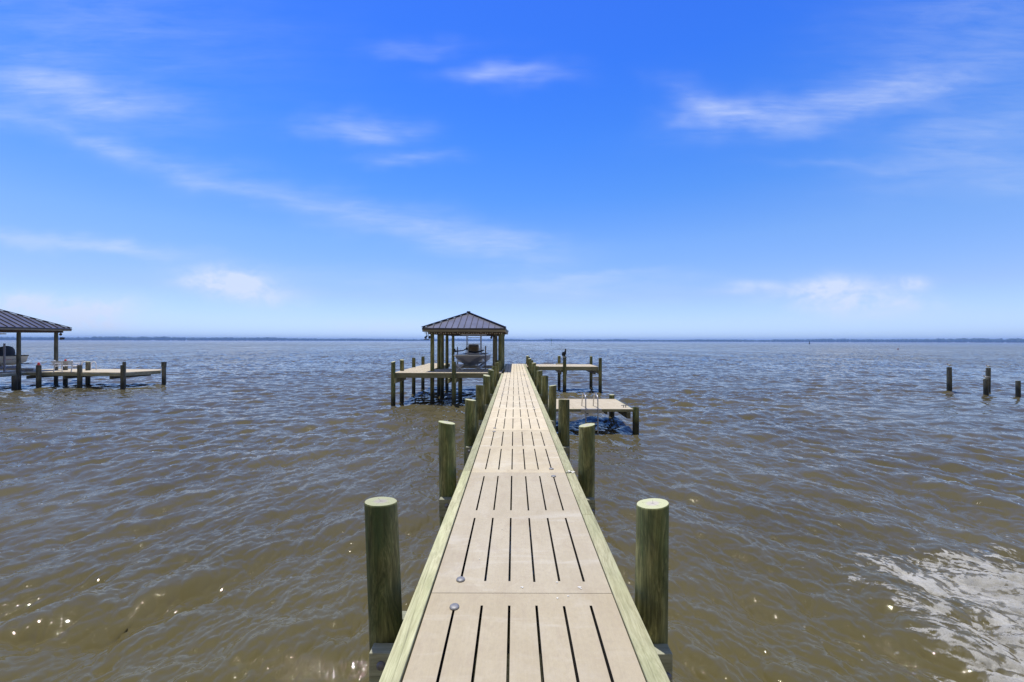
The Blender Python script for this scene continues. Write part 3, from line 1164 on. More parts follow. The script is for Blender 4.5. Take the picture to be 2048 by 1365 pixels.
plankdeck(bh, -6.36, LO - .02, 20.93, 23.72, DECK + .004, (-5.14, -3.92, -2.7, -1.6), (22.3,))
plankdeck(bh, -6.36, -4.86, 23.73, 30.0, DECK + .004, (-5.6,), (25.3, 26.9, 28.4))
boxpart('rim_board', (-6.40, LO - .01, 20.885, 20.928, DECK - .26, DECK), M['rim_x'], bh, .006)
boxpart('rim_board', (-4.92, LO - .01, 23.73, 23.77, DECK - .26, DECK), M['rim_x'], bh, .006)
boxpart('rim_board', (-6.405, -6.365, 20.93, 30.0, DECK - .26, DECK), M['rim'], bh, .006)
boxpart('rim_board', (-4.855, -4.815, 23.78, 30.0, DECK - .26, DECK), M['rim'], bh, .006)
for xj in (-5.9, -5.3, -4.0, -3.2, -2.4, -1.6):
    boxpart('joist', (xj - .025, xj + .025, 20.95, 23.7 if xj > -5 else 29.9, DECK - .26, DECK - .05), M['beam_y'], bh, 0)
boxpart('cross_beam', (-6.24, -6.15, 20.7, 22.7, DECK - .52, DECK - .27), M['rim'], bh, .005)
boxpart('cross_beam', (-3.10, -3.01, 20.65, 22.1, DECK - .50, DECK - .27), M['rim'], bh, .005)
for yy in (25.4, 28.2):
    boxpart('cross_beam', (-6.5, -4.6, yy - .2, yy - .11, DECK - .52, DECK - .27), M['beam'], bh, .005)
boxpart('cross_beam', (-3.45, -3.36, 20.65, 23.6, DECK - .50, DECK - .27), M['rim'], bh, .005)

for (px, d, yt) in ((786.6, 20.78, 724.6), (804, 22.35, 720.8), (827.5, 25.4, 716.6), (846, 28.1, 714.2), (908, 20.75, 724.2)):
    piling(bh, (px - 1029) / F * d, d, CAM_H - (yt - 682.6) * d / F, .118)
piling(bh, -3.02, 22.3, DECK - .3, .12)
# roof posts: left row and right row, with lift pilings beside them
for (x, d) in ((-4.56, 22.2), (-4.40, 24.35), (-4.72, 25.0), (-4.57, 27.1), (-4.56, 29.7)):
    piling(bh, x, d, EAVE - .17, .118, name='roof_post')
for (x, d) in ((-1.10, 22.35), (-.80, 22.5), (-1.16, 24.6), (-.82, 24.75), (-.86, 27.1), (-.86, 29.7)):
    piling(bh, x, d, EAVE - .17, .125, name='roof_post', mat=M['grey_piling'] if x < -1 else None)


def hip_roof(parent, x0, x1, y0, y1, zeave, rise_x, st=.335, rw=.024, rh=.036):
    """hipped standing-seam roof; ridge runs along y"""
    hw = (x1 - x0) / 2
    pit = rise_x / hw
    xm = (x0 + x1) / 2
    zr = zeave + rise_x
    a, b_ = (xm, y0 + hw, zr), (xm, y1 - hw, zr)
    c = [(x0, y0, zeave), (x1, y0, zeave), (x1, y1, zeave), (x0, y1, zeave)]
    th = .035
    m = MB()
    v = c + [a, b_]
    v2 = [(p[0], p[1], p[2] - th) for p in v]
    m.add(v + v2, [(0, 1, 4), (1, 2, 5, 4), (2, 3, 5), (3, 0, 4, 5),
                   (10, 7, 6), (10, 11, 8, 7), (11, 9, 8), (11, 10, 6, 9),
                   (6, 7, 1, 0), (7, 8, 2, 1), (8, 9, 3, 2), (9, 6, 0, 3)])
    # standing seams
    up = .004 + rh / 2
    n = int(2 * hw / st)
    for sgn, ye in ((1, y0), (-1, y1)):
        for i in range(-n // 2, n // 2 + 1):
            x = xm + i * st
            if abs(x - xm) > hw - .08:
                continue
            run = hw - abs(x - xm)
            m.bar((x, ye, zeave + up), (x, ye + sgn * run, zeave + run * pit + up), rw, rh, (0, 0, 1), 1)
    ny = int((y1 - y0) / st)
    ymid = (y0 + y1) / 2
    for sgn, xe in ((1, x0), (-1, x1)):
        for i in range(-ny // 2, ny // 2 + 1):
            y = ymid + i * st
            run = min(hw, y - y0, y1 - y)
            if run < .08:
                continue
            m.bar((xe, y, zeave + up), (xe + sgn * run, y, zeave + run * pit + up), rw, rh, (0, 0, 1), 1)
    roof = m.build('roof', [M['roof'], M['roof_rib']], parent)
    m = MB()
    for p, q in ((c[0], a), (c[1], a), (c[2], b_), (c[3], b_), (a, b_)):
        p, q = Vector(p), Vector(q)
        m.bar(p + Vector((0, 0, .055)), q + Vector((0, 0, .055)), .11, .05)
    m.box(a[0] - .1, a[0] + .1, a[1] - .12, a[1] + .1, zr + .02, zr + .115)
    m.build('ridge_cap', M['roof_rib'], roof)
    # drip edge below the sheet, outside the fascia
    m = MB()
    m.box(x0 - .012, x1 + .012, y0 - .012, y0 + .006, zeave - .085, zeave - .036)
    m.box(x0 - .012, x1 + .012, y1 - .006, y1 + .012, zeave - .085, zeave - .036)
    m.box(x0 - .012, x0 + .006, y0 + .008, y1 - .008, zeave - .085, zeave - .036)
    m.box(x1 - .006, x1 + .012, y0 + .008, y1 - .008, zeave - .085, zeave - .036)
    m.build('drip_edge', M['roof_rib'], roof)
    return roof


hip_roof(bh, BH_X0, BH_X1, BH_Y0, BH_Y1, EAVE, .96)


def eaves(parent, x0, x1, y0, y1, z, inset=.5, hb=.17):
    fs = .2
    m = MB()
    m.box(x0 + .012, x1 - .012, y0 + .012, y0 + .05, z - fs, z - .04)
    m.box(x0 + .012, x1 - .012, y1 - .05, y1 - .012, z - fs, z - .04)
    m.box(x0 + .012, x0 + .05, y0 + .052, y1 - .052, z - fs, z - .04)
    m.box(x1 - .05, x1 - .012, y0 + .052, y1 - .052, z - fs, z - .04)
    m.build('fascia', M['fascia'], parent)
    m = MB()
    m.box(x0 + .052, x1 - .052, y0 + .052, y1 - .052, z - .13, z - .09)
    m.build('soffit', M['soffit'], parent)
    for xa in (x0 + inset - .14, x1 - inset + .05):
        boxpart('header_beam', (xa, xa + .09, y0 + .25, y1 - .25, z - hb - .17, z - .132), M['soffit'], parent, 0)
    for ya in (y0 + .36, y1 - .45):
        boxpart('header_beam', (x0 + .25, x1 - .25, ya, ya + .085, z - hb - .165, z - .134), M['soffit'], parent, 0)
    for i in range(7):
        yy = y0 + 1.2 + i * (y1 - y0 - 2.4) / 6
        boxpart('rafter', (x0 + .45, x1 - .45, yy - .02, yy + .02, z - .25, z - .132), M['soffit'], parent, 0)


eaves(bh, BH_X0, BH_X1, BH_Y0, BH_Y1, EAVE)
# floodlights under the eave
for (x, y, s) in ((-1.17, 22.13, 1), (-4.78, 22.13, -1)):
    m = MB()
    m.bar((x, y, EAVE - .34), (x, y - .06, EAVE - .42), .03, .03)
    for dx in (-.09, .09):
        m.tube([(x + dx, y - .02, EAVE - .46), (x + dx * 1.2, y - .18, EAVE - .53)], [.045, .065], 10)
    m.bar((x - .1, y - .03, EAVE - .44), (x + .1, y - .03, EAVE - .44), .03, .03)
    m.build('floodlight', M['dark'], bh)
# bracket arm on the left front post
m = MB()
m.tube([(-4.86, 22.05, EAVE - .22), (-4.86, 22.05, EAVE - .62)], .018, 8)
m.tube([(-5.0, 22.05, EAVE - .62), (-4.70, 22.05, EAVE - .62)], .022, 8)
m.build('bracket', M['dark'], bh)

# string of bulbs along the front eave
sl = empty('string_lights', (-2.8, 21.8, EAVE - .2), 'dark cord of small pale bulbs hanging along the boathouse front eave', 'string lights')
cord, pts = MB(), []
for i in range(0, 121):
    t = i / 120
    x = -4.95 + 4.35 * t
    pts.append((x, 21.80, EAVE - .215 - .045 * abs(math.sin(t * math.pi * 14))))
cord.tube(pts, .006, 5)
cord.build('cord', M['rope'], sl)
for i in range(34):
    p = pts[int(2 + i * 3.5)]
    m = MB()
    m.tube([(p[0], p[1], p[2] - .005), (p[0], p[1], p[2] - .03), (p[0], p[1], p[2] - .055), (p[0], p[1], p[2] - .07)], [.010, .012, .022, .006], 6)
    m.build('bulb', M['bulb'], sl)

# boat lift ---------------------------------------------------------------
lift = empty('boat_lift', (-2.75, 26, 1.4), 'boat lift cradle with grey guide pipes under the boathouse roof', 'boat lift')
for yy in (24.3, 27.8):
    boxpart('cradle_beam', (-4.35, -1.15, yy - .08, yy + .08, 1.50, 1.70), M['alu'], lift, .01)
for xx in (-3.35, -2.15):
    boxpart('bunk', (xx - .1, xx + .1, 23.9, 29.2, 1.705, 1.86), M['bunk'], lift, .02)
for (x, y, zt) in ((-1.76, 24.35, CAM_H - .30), (-3.96, 27.8, CAM_H - .40)):
    m = MB()
    m.tube([(x, y, 1.55), (x, y, zt)], .04, 10)
    m.build('guide_pipe', M['pipe'], lift)
for (x, y) in ((-4.3, 24.3), (-1.2, 24.3), (-4.3, 27.8), (-1.2, 27.8)):
    m = MB()
    m.tube([(x, y, 1.6), (x, y, EAVE - .2)], .008, 6)
    m.build('cable', M['steel'], lift)

# folding stool behind the front walk
st = empty('folding_stool', (-3.12, 22.95, DECK + .005), 'small white folding stool with crossed legs on the deck near the boat bow', 'stool')
for s in (-1, 1):
    m = MB()
    m.bar((-3.30, 22.95 + s * .12, DECK + .006), (-2.95, 22.95 + s * .12, DECK + .30), .03, .03)
    m.build('leg', M['white_metal'], st)
    m = MB()
    m.bar((-2.95, 22.95 + s * .155, DECK + .006), (-3.30, 22.95 + s * .155, DECK + .30), .03, .03)
    m.build('leg', M['white_metal'], st)
boxpart('seat', (-3.34, -2.91, 22.76, 23.14, DECK + .302, DECK + .33), M['white_metal'], st, .01)


# boats -------------------------------------------------------------------
def hull_mesh(cx, ybow, ystern, beam, zk, zg, bowsheer=.12, blunt=.55):
    """stations along y, bow first; returns outer half sections"""
    L = ystern - ybow
    rings = []
    for t in (0.0, .03, .08, .15, .25, .4, .6, .8, 1.0):
        y = ybow + L * t
        k = min(1.0, blunt + (1 - blunt) * math.sin(min(1, t / .38) * math.pi / 2))
        if t == 0:
            k *= .80
        if t == .03:
            k *= .93
        b = beam / 2 * k
        z_g = zg + bowsheer * (1 - t) ** 2
        z_k = zk + (zg - zk) * (.42 * max(0, 1 - t / .22) ** 1.6)
        z_c = z_k + (z_g - z_k) * (.34 + .22 * max(0, 1 - t / .4))
        bc = b * (.86 - .30 * max(0, 1 - t / .3))
        sec = [(cx - b, y, z_g), (cx - b * .97, y + .01, z_g - .10), (cx - bc, y + .04 * (1 - t), z_c), (cx - bc * .5, y + .12 * (1 - t), (z_c + z_k) / 2 - .01), (cx, y + .16 * (1 - t), z_k),
               (cx + bc * .5, y + .12 * (1 - t), (z_c + z_k) / 2 - .01), (cx + bc, y + .04 * (1 - t), z_c), (cx + b * .97, y + .01, z_g - .10), (cx + b, y, z_g)]
        rings.append(sec)
    return rings


def make_boat(root, cx, ybow, ystern, beam, zk, zg, hullmat, topmat, **kw):
    R_ = hull_mesh(cx, ybow, ystern, beam, zk, zg, **kw)
    m = MB()
    m.loft(R_, 0, cap=False, closed=False)
    n = len(R_[0])
    m.add(R_[0], [tuple(range(n))], 0)
    m.add(R_[-1], [tuple(reversed(range(n)))], 0)
    m.build('hull', hullmat, root)
    # gunwale cap: a band running round the sheer, with the floor inside
    m = MB()
    wd = .17
    outer = [r[0] for r in R_] + [r[-1] for r in reversed(R_)]
    inner = []
    for r in R_:
        inner.append((r[0][0] + wd, max(r[0][1], ybow + .75), r[0][2] + .012))
    for r in reversed(R_):
        inner.append((r[-1][0] - wd, max(r[-1][1], ybow + .75), r[-1][2] + .012))
    o2 = []
    for p in outer:
        sx = 1.03
        o2.append((cx + (p[0] - cx) * sx, p[1] - (.03 if p[1] < ybow + .01 else 0), p[2] + .012))
    o3 = [(p[0], p[1], p[2] - .075) for p in o2]
    floor = [(p[0], p[1], zg - .38) for p in inner]
    N = len(outer)
    v = o3 + o2 + inner + floor
    fs = []
    for i in range(N):
        j = (i + 1) % N
        fs += [(i, j, N + j, N + i), (N + i, N + j, 2 * N + j, 2 * N + i), (2 * N + i, 2 * N + j, 3 * N + j, 3 * N + i)]
    m.add(v, fs, 0)
    m.add(floor, [tuple(range(N))], 0)
    m.build('gunwale', topmat, root)


bt = empty('center_console_boat', (-2.74, 26.5, 1.86), 'white centre console boat on a lift under the boathouse, bow towards the pier start', 'boat')
make_boat(bt, -2.74, 23.85, 29.7, 2.08, 1.78, 2.50, M['gel_grey'], M['gel'], bowsheer=.06, blunt=.84)
con = MB()
con.loft([[(-3.14, 26.6, 2.25), (-2.34, 26.6, 2.25), (-2.34, 27.5, 2.25), (-3.14, 27.5, 2.25)],
          [(-3.13, 26.62, 2.95), (-2.35, 26.62, 2.95), (-2.35, 27.45, 2.95), (-3.13, 27.45, 2.95)],
          [(-3.06, 26.75, 3.16), (-2.42, 26.75, 3.16), (-2.42, 27.35, 3.16), (-3.06, 27.35, 3.16)]], smooth=False)
con = con.build('console', M['gel'], bt, .03)
m = MB(); m.box(-3.05, -2.43, 26.56, 26.615, 2.62, 3.02); m.build('cushion', M['tan'], con, .02)
m = MB(); m.bar((-3.05, 26.66, 3.07), (-2.43, 26.66, 3.07), .02, .085); m.build('windscreen', M['dark'], con)
m = MB()
for x in (-3.24, -2.24):
    for yy in (26.75, 27.45):
        m.tube([(x, yy, 2.25), (x + (.03 if x < -2.7 else -.03), yy, 3.2), (x + (.03 if x < -2.7 else -.03), yy, 3.80)], .026, 8)
m.tube([(-3.21, 26.75, 3.19), (-2.27, 26.75, 3.19)], .02, 8)
m.tube([(-3.21, 27.45, 3.62), (-2.27, 27.45, 3.62)], .02, 8)
tt = m.build('top_frame', M['alu'], bt)
boxpart('hardtop', (-3.55, -1.95, 26.2, 28.1, 3.80, 3.86), M['gel'], tt, .02)
m = MB()
m.tube([(-3.62, 24.55, 2.76), (-3.2, 24.65, 2.80), (-2.95, 24.7, 2.92)], [.05, .03, .035], 8)
m.tube([(-3.68, 24.5, 2.90), (-3.62, 24.55, 2.72)], .055, 8)
m.tube([(-2.98, 24.7, 2.99), (-2.90, 24.72, 2.86)], .06, 8)
m.build('trolling_motor', M['dark'], bt)
m = MB()
m.tube([(-2.9, 25.6, 2.72), (-2.5, 25.5, 2.66), (-2.15, 25.6, 2.74), (-2.0, 25.9, 2.8)], .05, 8)
m.build('dock_line', M['dark'], bt)
m = MB()
m.box(-3.1, -2.35, 28.0, 28.5, 2.25, 2.85)
m.build('leaning_seat', M['gel'], bt, .04)
m = MB()
m.loft([[(-2.74 + a * .20, 29.75 + b_ * .28, z) for a, b_ in ((-1, -1), (1, -1), (1, 1), (-1, 1))] for z in (2.4, 2.75)] +
       [[(-2.74 + a * .13, 29.78 + b_ * .2, 2.95) for a, b_ in ((-1, -1), (1, -1), (1, 1), (-1, 1))]], smooth=False)
m.box(-2.80, -2.68, 29.72, 29.9, 1.6, 2.42)
m.build('outboard_motor', M['dark'], bt, .03)
m = MB()
m.bar((-1.69, 27.2, 2.43), (-1.69, 28.0, 2.43), .012, .05)
m.build('hull_mark', M['pipe'], bt)

# ---------------------------------------------------------------- fishing platform, right side
fp = empty('fishing_platform', (3.2, 27.7, 0), 'long narrow side dock on the right near the pier end', 'dock')
plankdeck(fp, RO + .02, 5.50, 26.45, 29.15, DECK, (2.0, 3.2, 4.4), (27.8,))
boxpart('rim_board', (RO + .01, 5.54, 26.405, 26.448, DECK - .25, DECK - .002), M['rim_x'], fp, .006)
boxpart('rim_board', (RO + .01, 5.54, 29.152, 29.195, DECK - .25, DECK - .002), M['rim_x'], fp, .006)
boxpart('rim_board', (5.502, 5.545, 26.45, 29.15, DECK - .25, DECK - .002), M['rim'], fp, .006)
for xb in (3.0, 5.25):
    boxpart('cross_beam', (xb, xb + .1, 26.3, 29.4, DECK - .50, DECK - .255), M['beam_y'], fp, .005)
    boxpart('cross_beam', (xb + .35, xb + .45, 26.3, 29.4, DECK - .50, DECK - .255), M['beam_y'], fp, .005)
for (x, y, zt) in ((5.64, 26.3, CAM_H - 1.10), (3.30, 26.3, CAM_H - 1.0), (3.28, 29.35, CAM_H - 1.08), (5.62, 29.35, CAM_H - 1.10)):
    piling(fp, x, y, zt, .118)
boxpart('bench_board', (3.0, 3.6, 28.9, 29.1, DECK + .02, DECK + .07), M['beam'], fp, .005)
m = MB()
for dz in (.0, -.14):
    m.tube([(3.30 + .135 * math.cos(a), 26.3 + .135 * math.sin(a), CAM_H - 1.06 + dz) for a in [2 * math.pi * i / 16 for i in range(17)]], .022, 6)
m.bar((3.17, 26.2, CAM_H - 1.13), (3.02, 26.1, CAM_H - 1.11), .03, .02)
m.build('mooring_ring', M['bolt'], fp)


# birds ---------------------------------------------------------------------
def ring_at(p, d, rx, rz, n=10):
    d = Vector(d).normalized()
    s = d.cross(Vector((0, 0, 1)))
    s = Vector((1, 0, 0)) if s.length < 1e-3 else s.normalized()
    t = s.cross(d)
    return [Vector(p) + s * rx * math.cos(a) + t * rz * math.sin(a) for a in [2 * math.pi * k / n for k in range(n)]]


def bird_body(mb, path, mi):
    """path: list of (point, rx, rz)"""
    P = [Vector(p) for p, _, _ in path]
    rings = []
    for i in range(len(P)):
        d = P[min(i + 1, len(P) - 1)] - P[max(i - 1, 0)]
        rings.append(ring_at(P[i], d, path[i][1], path[i][2]))
    mb.loft(rings, mi)


cz = CAM_H - 1.0
cr = empty('cormorant', (3.32, 26.3, cz), 'black cormorant standing upright on a piling of the fishing platform', 'bird')
m = MB()
c = Vector((3.32, 26.3, cz))
bird_body(m, [(c + Vector((-.11, .04, -.06)), .02, .012), (c + Vector((-.07, .03, .02)), .05, .03), (c + Vector((-.035, .02, .11)), .075, .07),
              (c + Vector((-.01, 0, .20)), .075, .075), (c + Vector((.015, -.01, .28)), .045, .05), (c + Vector((.03, -.01, .34)), .03, .032),
              (c + Vector((.025, -.02, .385)), .038, .036), (c + Vector((.01, -.03, .415)), .03, .028), (c + Vector((-.005, -.035, .425)), .012, .012)], 0)
m.build('body', M['feather_black'], cr)
m = MB()
bird_body(m, [(c + Vector((.03, -.03, .40)), .014, .013), (c + Vector((.09, -.05, .405)), .008, .007), (c + Vector((.125, -.06, .40)), .004, .004)], 0)
m.build('beak', M['dark'], cr)
for s in (-1, 1):
    m = MB()
    m.tube([c + Vector((-.02 + s * .03, 0, .0)), c + Vector((-.02 + s * .03, 0, .09))], .012, 6)
    m.bar(c + Vector((-.03 + s * .03, .01, .008)), c + Vector((.0 + s * .04, -.06, .008)), .04, .012)
    m.build('leg', M['feather_black'], cr)
for s in (-1, 1):
    m = MB()
    bird_body(m, [(c + Vector((-.02 + s * .06, .0, .26)), .02, .03), (c + Vector((-.045 + s * .07, .03, .16)), .022, .055), (c + Vector((-.08 + s * .05, .05, .02)), .012, .025)], 0)
    m.build('wing', M['feather_black'], cr)


cr.scale = (1.3, 1.3, 1.15)


def tern(x, y, z, face, label, s=1.0, crouch=False):
    """face = +1 or -1 along x"""
    t = empty('tern', (x, y, z), label, 'bird', 'terns perched on old pilings')
    q = lambda a, b_, c_: Vector((x + face * a * s, y + b_ * s, z + c_ * s))
    lo = .045 if crouch else .07
    m = MB()
    bird_body(m, [(q(-.17, 0, lo + .035), .012, .006), (q(-.10, 0, lo + .045), .035, .025), (q(-.03, 0, lo + .045), .058, .05), (q(.05, 0, lo + .055), .06, .055),
                  (q(.105, 0, lo + .08), .042, .042), (q(.135, 0, lo + .115), .034, .036), (q(.165, 0, lo + .125), .026, .028), (q(.19, 0, lo + .12), .01, .01)], 0)
    m.build('body', M['feather_white'], t)
    m = MB()
    bird_body(m, [(q(.10, 0, lo + .128), .012, .008), (q(.135, 0, lo + .140), .030, .018), (q(.168, 0, lo + .142), .022, .013), (q(.187, 0, lo + .132), .006, .006)], 0)
    m.build('crown', M['feather_black'], t)
    m = MB()
    bird_body(m, [(q(.185, 0, lo + .120), .010, .010), (q(.225, 0, lo + .112), .006, .006), (q(.26, 0, lo + .104), .002, .002)], 0)
    m.build('beak', M['beak'], t)
    for sd in (-1, 1):
        m = MB()
        bird_body(m, [(q(.07, sd * .045, lo + .075), .016, .02), (q(-.02, sd * .058, lo + .07), .016, .034), (q(-.14, sd * .035, lo + .055), .012, .02), (q(-.27, sd * .012, lo + .045), .005, .007)], 0)
        m.build('wing', M['feather_grey'], t)
        m = MB()
        m.tube([q(.01, sd * .025, .002), q(.01, sd * .025, lo + .02)], .006 * s, 6)
        m.build('leg', M['feather_black'], t)
    return t


# ---------------------------------------------------------------- old pilings at the right
old = []
for (px, pw, pt, r, lab) in ((1898.7, 785, 735.5, .135, 'tall lone old piling at right of the swim platform, a black-capped tern on top'),
                             (1976.6, 785.5, 736.5, .125, 'tallest rear piling of the close pair standing alone in the water at right'),
                             (1971.5, 790.8, 758.5, .125, 'short front piling of the close pair standing alone in the water at right'),
                             (2036, 793, 762.5, .115, 'shortest lone old piling at the far right edge, nothing perched on it')):
    d = CAM_H * F / (pw - 685.3)
    x = (px - 1029) / F * d
    zt = CAM_H - (pt - 685.3) * d / F
    o = piling(None, x, d, zt, r, lean=(prng.uniform(-.02, .02), 0), mat=M['grey_piling'], name='lone_piling')
    tag(o, lab, 'piling', 'old pilings standing alone in the water')
    old.append((x, d, zt))
x, d, z = old[0]
tern(x + .03, d, z, -1, 'tern with black cap on the leftmost lone piling', 1.15)
x, d, z = old[1]
tern(x + .02, d, z, -1, 'tern settled on the tall rear piling of the pair', 1.0, True)
x, d, z = old[2]
tern(x + .04, d, z, -1, 'tern stretched level on the short front piling of the pair', 1.15, True)

# ---------------------------------------------------------------- swim platform
SPZ = CAM_H - 2.49
spf = empty('swim_platform', (2.7, 16, 0), 'low square swim platform with a metal ladder at the right of the pier', 'dock')
plankdeck(spf, 1.10, 4.33, 14.72, 17.25, SPZ, (2.2, 3.3), (16.0,), slots=False)
boxpart('rim_board', (1.08, 4.37, 14.675, 14.718, SPZ - .10, SPZ - .003), M['rim_x'], spf, .005)
boxpart('rim_board', (4.332, 4.375, 14.72, 17.25, SPZ - .10, SPZ - .003), M['rim'], spf, .005)
boxpart('rim_board', (1.08, 4.37, 17.252, 17.295, SPZ - .10, SPZ - .003), M['rim_x'], spf, .005)
for xb in (1.25, 4.12):
    boxpart('cross_beam', (xb, xb + .14, 14.65, 17.45, SPZ - .34, SPZ - .105), M['beam_y'], spf, .006)
for xj in (2.0, 2.7, 3.4):
    boxpart('joist', (xj - .03, xj + .03, 14.73, 17.24, SPZ - .2, SPZ - .052), M['beam_y'], spf, 0)
piling(spf, 4.49, 14.78, SPZ + .06, .12)
piling(spf, 4.25, 17.45, SPZ + .16, .12)
piling(spf, 1.2, 17.45, SPZ - .1, .12)
lad = MB()
hy = 14.62
lad.box(2.43, 3.19, 14.58, 14.67, SPZ - .14, SPZ + .015)
ladder = lad.build('ladder', M['alu'], spf, .006)
for x in (2.60, 3.04):
    m = MB()
    pts = [(x, 15.42, SPZ + .004), (x, 15.32, SPZ + .28)]
    for i in range(9):
        a = math.pi * i / 8
        pts.append((x, 14.93 + .36 * math.cos(a), SPZ + .34 + .20 * math.sin(a)))
    pts += [(x, 14.555, SPZ + .1), (x, 14.54, SPZ - .3), (x, 14.54, -.5)]
    m.tube(pts, .021, 10)
    m.build('rail', M['alu'], ladder)
for z in (SPZ - .20, SPZ - .47, SPZ - .74, SPZ - 1.0):
    boxpart('rung', (2.615, 3.025, 14.49, 14.57, z - .015, z + .012), M['alu'], ladder, .004)
m = MB()
x, y = at(1248, 818.5, SPZ)
m.tube([(4.02, 15.05, SPZ + .075), (4.10, 15.05, SPZ + .085), (4.20, 15.05, SPZ + .085), (4.28, 15.05, SPZ + .075)], .015, 8)
m.tube([(4.11, 15.05, SPZ + .002), (4.11, 15.05, SPZ + .08)], .017, 8)
m.tube([(4.19, 15.05, SPZ + .002), (4.19, 15.05, SPZ + .08)], .017, 8)
m.build('cleat', M['steel'], spf)

# ---------------------------------------------------------------- neighbour's dock, far left
NZ = 1.12
nd = empty('neighbour_dock', (-32, 30, 0), 'low grey dock with stub pilings at the far left', 'dock')


def poly_slab(parent, pts, z, th, mat, name):
    m = MB()
    n = len(pts)
    m.add([(x, y, z) for x, y in pts] + [(x, y, z - th) for x, y in pts],
          [tuple(range(n)), tuple(reversed(range(n, 2 * n)))] + [(n + i, n + (i + 1) % n, (i + 1) % n, i) for i in range(n)])
    return m.build(name, mat, parent, .006)


poly_slab(nd, [(-36.6, 20), (-35.0, 20), (-35.0, 28.6), (-27.6, 28.1), (-26.75, 30.2), (-27.6, 31.3), (-36.6, 31.6)], NZ, .05, M['deck'], 'deck')
ps = [((-35.0, 20), (-35.0, 28.6)), ((-35.0, 28.6), (-27.6, 28.1)), ((-27.6, 28.1), (-26.75, 30.2)), ((-26.75, 30.2), (-27.6, 31.3)), ((-27.6, 31.3), (-36.6, 31.6))]
for a, b_ in ps:
    m = MB()
    m.bar((*a, NZ - .16), (*b_, NZ - .16), .05, .2)
    m.build('rim_board', M['beam'], nd)
for (x0, y0, x1, y1) in ((-34.6, 28.4, -34.6, 31.5), (-31.9, 28.3, -31.9, 31.5), (-28.6, 28.3, -28.4, 31.2)):
    m = MB()
    m.bar((x0, y0, NZ - .38), (x1, y1, NZ - .38), .12, .22)
    m.build('cross_beam', M['beam_y'], nd)


def np_at(px, wl, top, r=.125):
    d = CAM_H * F / (wl - 681.0)
    x = (px - 1029) / F * d
    return x, d, CAM_H - (top - 681.0) * d / F


post_tops = {}
for i, (px, wl_, top) in enumerate(((328, 771, 724.5), (246, 778.6, 731), (248.5, 776.8, 724.5), (159.7, 777, 731.5), (77.6, 777.5, 731.5),
                                    (176, 771.5, 724.5), (131, 771, 724.6), (29, 779.5, 752))):
    x, d, z = np_at(px, wl_, top)
    if i == 0:
        # split top: two uprights left standing above a cut
        piling(nd, x, d, z - .35, .13, mat=M['grey_piling'])
        m = MB()
        m.bar((x - .09, d, z - .4), (x - .10, d, z), .07, .18, (0, 1, 0))
        m.bar((x + .07, d, z - .4), (x + .09, d, z), .09, .18, (0, 1, 0))
        m.build('split_top', M['grey_piling'], nd)
        continue
    piling(nd, x, d, z, .135 if i != 2 else .1, mat=M['grey_piling'])
    post_tops[i] = (x, d, z)
# hand rails of a ladder at the back edge
for px in (171.5, 190):
    x, y = at(px, 740.2, NZ)
    m = MB()
    hw = .2
    pts = [(x - hw, y - .1, NZ + .002), (x - hw, y - .1, NZ + .42)]
    for i in range(7):
        a = math.pi * (1 - i / 6)
        pts.append((x + hw * math.cos(a), y - .1, NZ + .42 + .2 * math.sin(a)))
    pts += [(x + hw, y - .1, NZ + .42), (x + hw, y - .1, NZ + .002)]
    m.tube(pts, .028, 8)
    m.build('hand_rail', M['white_metal'], nd)
m = MB()
x, y = at(153, 737, NZ)
m.box(x - .25, x + .25, y - .2, y + .2, NZ + .15, NZ + .22)
m.box(x - .2, x - .14, y - .15, y + .15, NZ + .002, NZ + .15)
m.box(x + .14, x + .2, y - .15, y + .15, NZ + .002, NZ + .15)
m.build('side_seat', M['white_metal'], nd)

# red lamps on two posts
for i, (loc, lab) in enumerate(((post_tops[4], 'red post lamp on the stub piling left of the white bench'), (post_tops[6], 'red lamp showing just above the back of the white bench'))):
    t = empty('post_lamp', loc, lab, 'lamp', 'red lamps on the neighbour dock')
    x, y, z = loc
    m = MB()
    m.tube([(x, y, z + .002), (x, y, z + .05), (x, y, z + .16), (x, y, z + .19)], [.08, .075, .06, .02], 12)
    m.build('lens', M['red'], t)
    m = MB()
    m.tube([(x, y, z + .0), (x, y, z + .02)], .11, 12)
    m.build('base', M['red'], t)

# bench, seen from behind
x0, yb = at(106, 745.2, NZ)
x1 = (146.5 - 1029) / F * yb
bn = empty('park_bench', ((x0 + x1) / 2, yb, NZ), 'white slatted metal bench seen from behind on the neighbour dock', 'bench')
for x in (x0 + .1, x1 - .1):
    m = MB()
    m.tube([(x, yb - .05, NZ + .002), (x, yb + .03, NZ + .4), (x, yb - .06, NZ + .78), (x, yb + .05, NZ + .82)], .032, 8)
    m.tube([(x, yb + .5, NZ + .002), (x, yb + .45, NZ + .42), (x, yb + .03, NZ + .40)], .032, 8)
    m.tube([(x, yb + .5, NZ + .60), (x, yb, NZ + .63)], .03, 8)
    m.tube([(x, yb + .47, NZ + .60), (x, yb + .47, NZ + .4)], .025, 8)
    m.build('side_frame', M['white_metal'], bn)
m = MB()
for i in range(4):
    z = NZ + .50 + i * .088
    yy = yb + .02 - .03 * i
    m.bar((x0 - .04, yy, z), (x1 + .04, yy, z), .02, .055)
m.build('backrest', M['white_metal'], bn)
m = MB()
for i in range(4):
    yy = yb + .08 + i * .11
    m.bar((x0 + .02, yy, NZ + .43), (x1 - .02, yy, NZ + .43), .085, .022)
m.build('seat', M['white_metal'], bn)
m = MB()
xm = (x0 + x1) / 2
m.tube([(xm, yb - .08, NZ + .8), (xm - .02, yb - .02, NZ + .42), (xm, yb + .1, NZ + .38)], .03, 8)
m.build('centre_stay', M['white_metal'], bn)

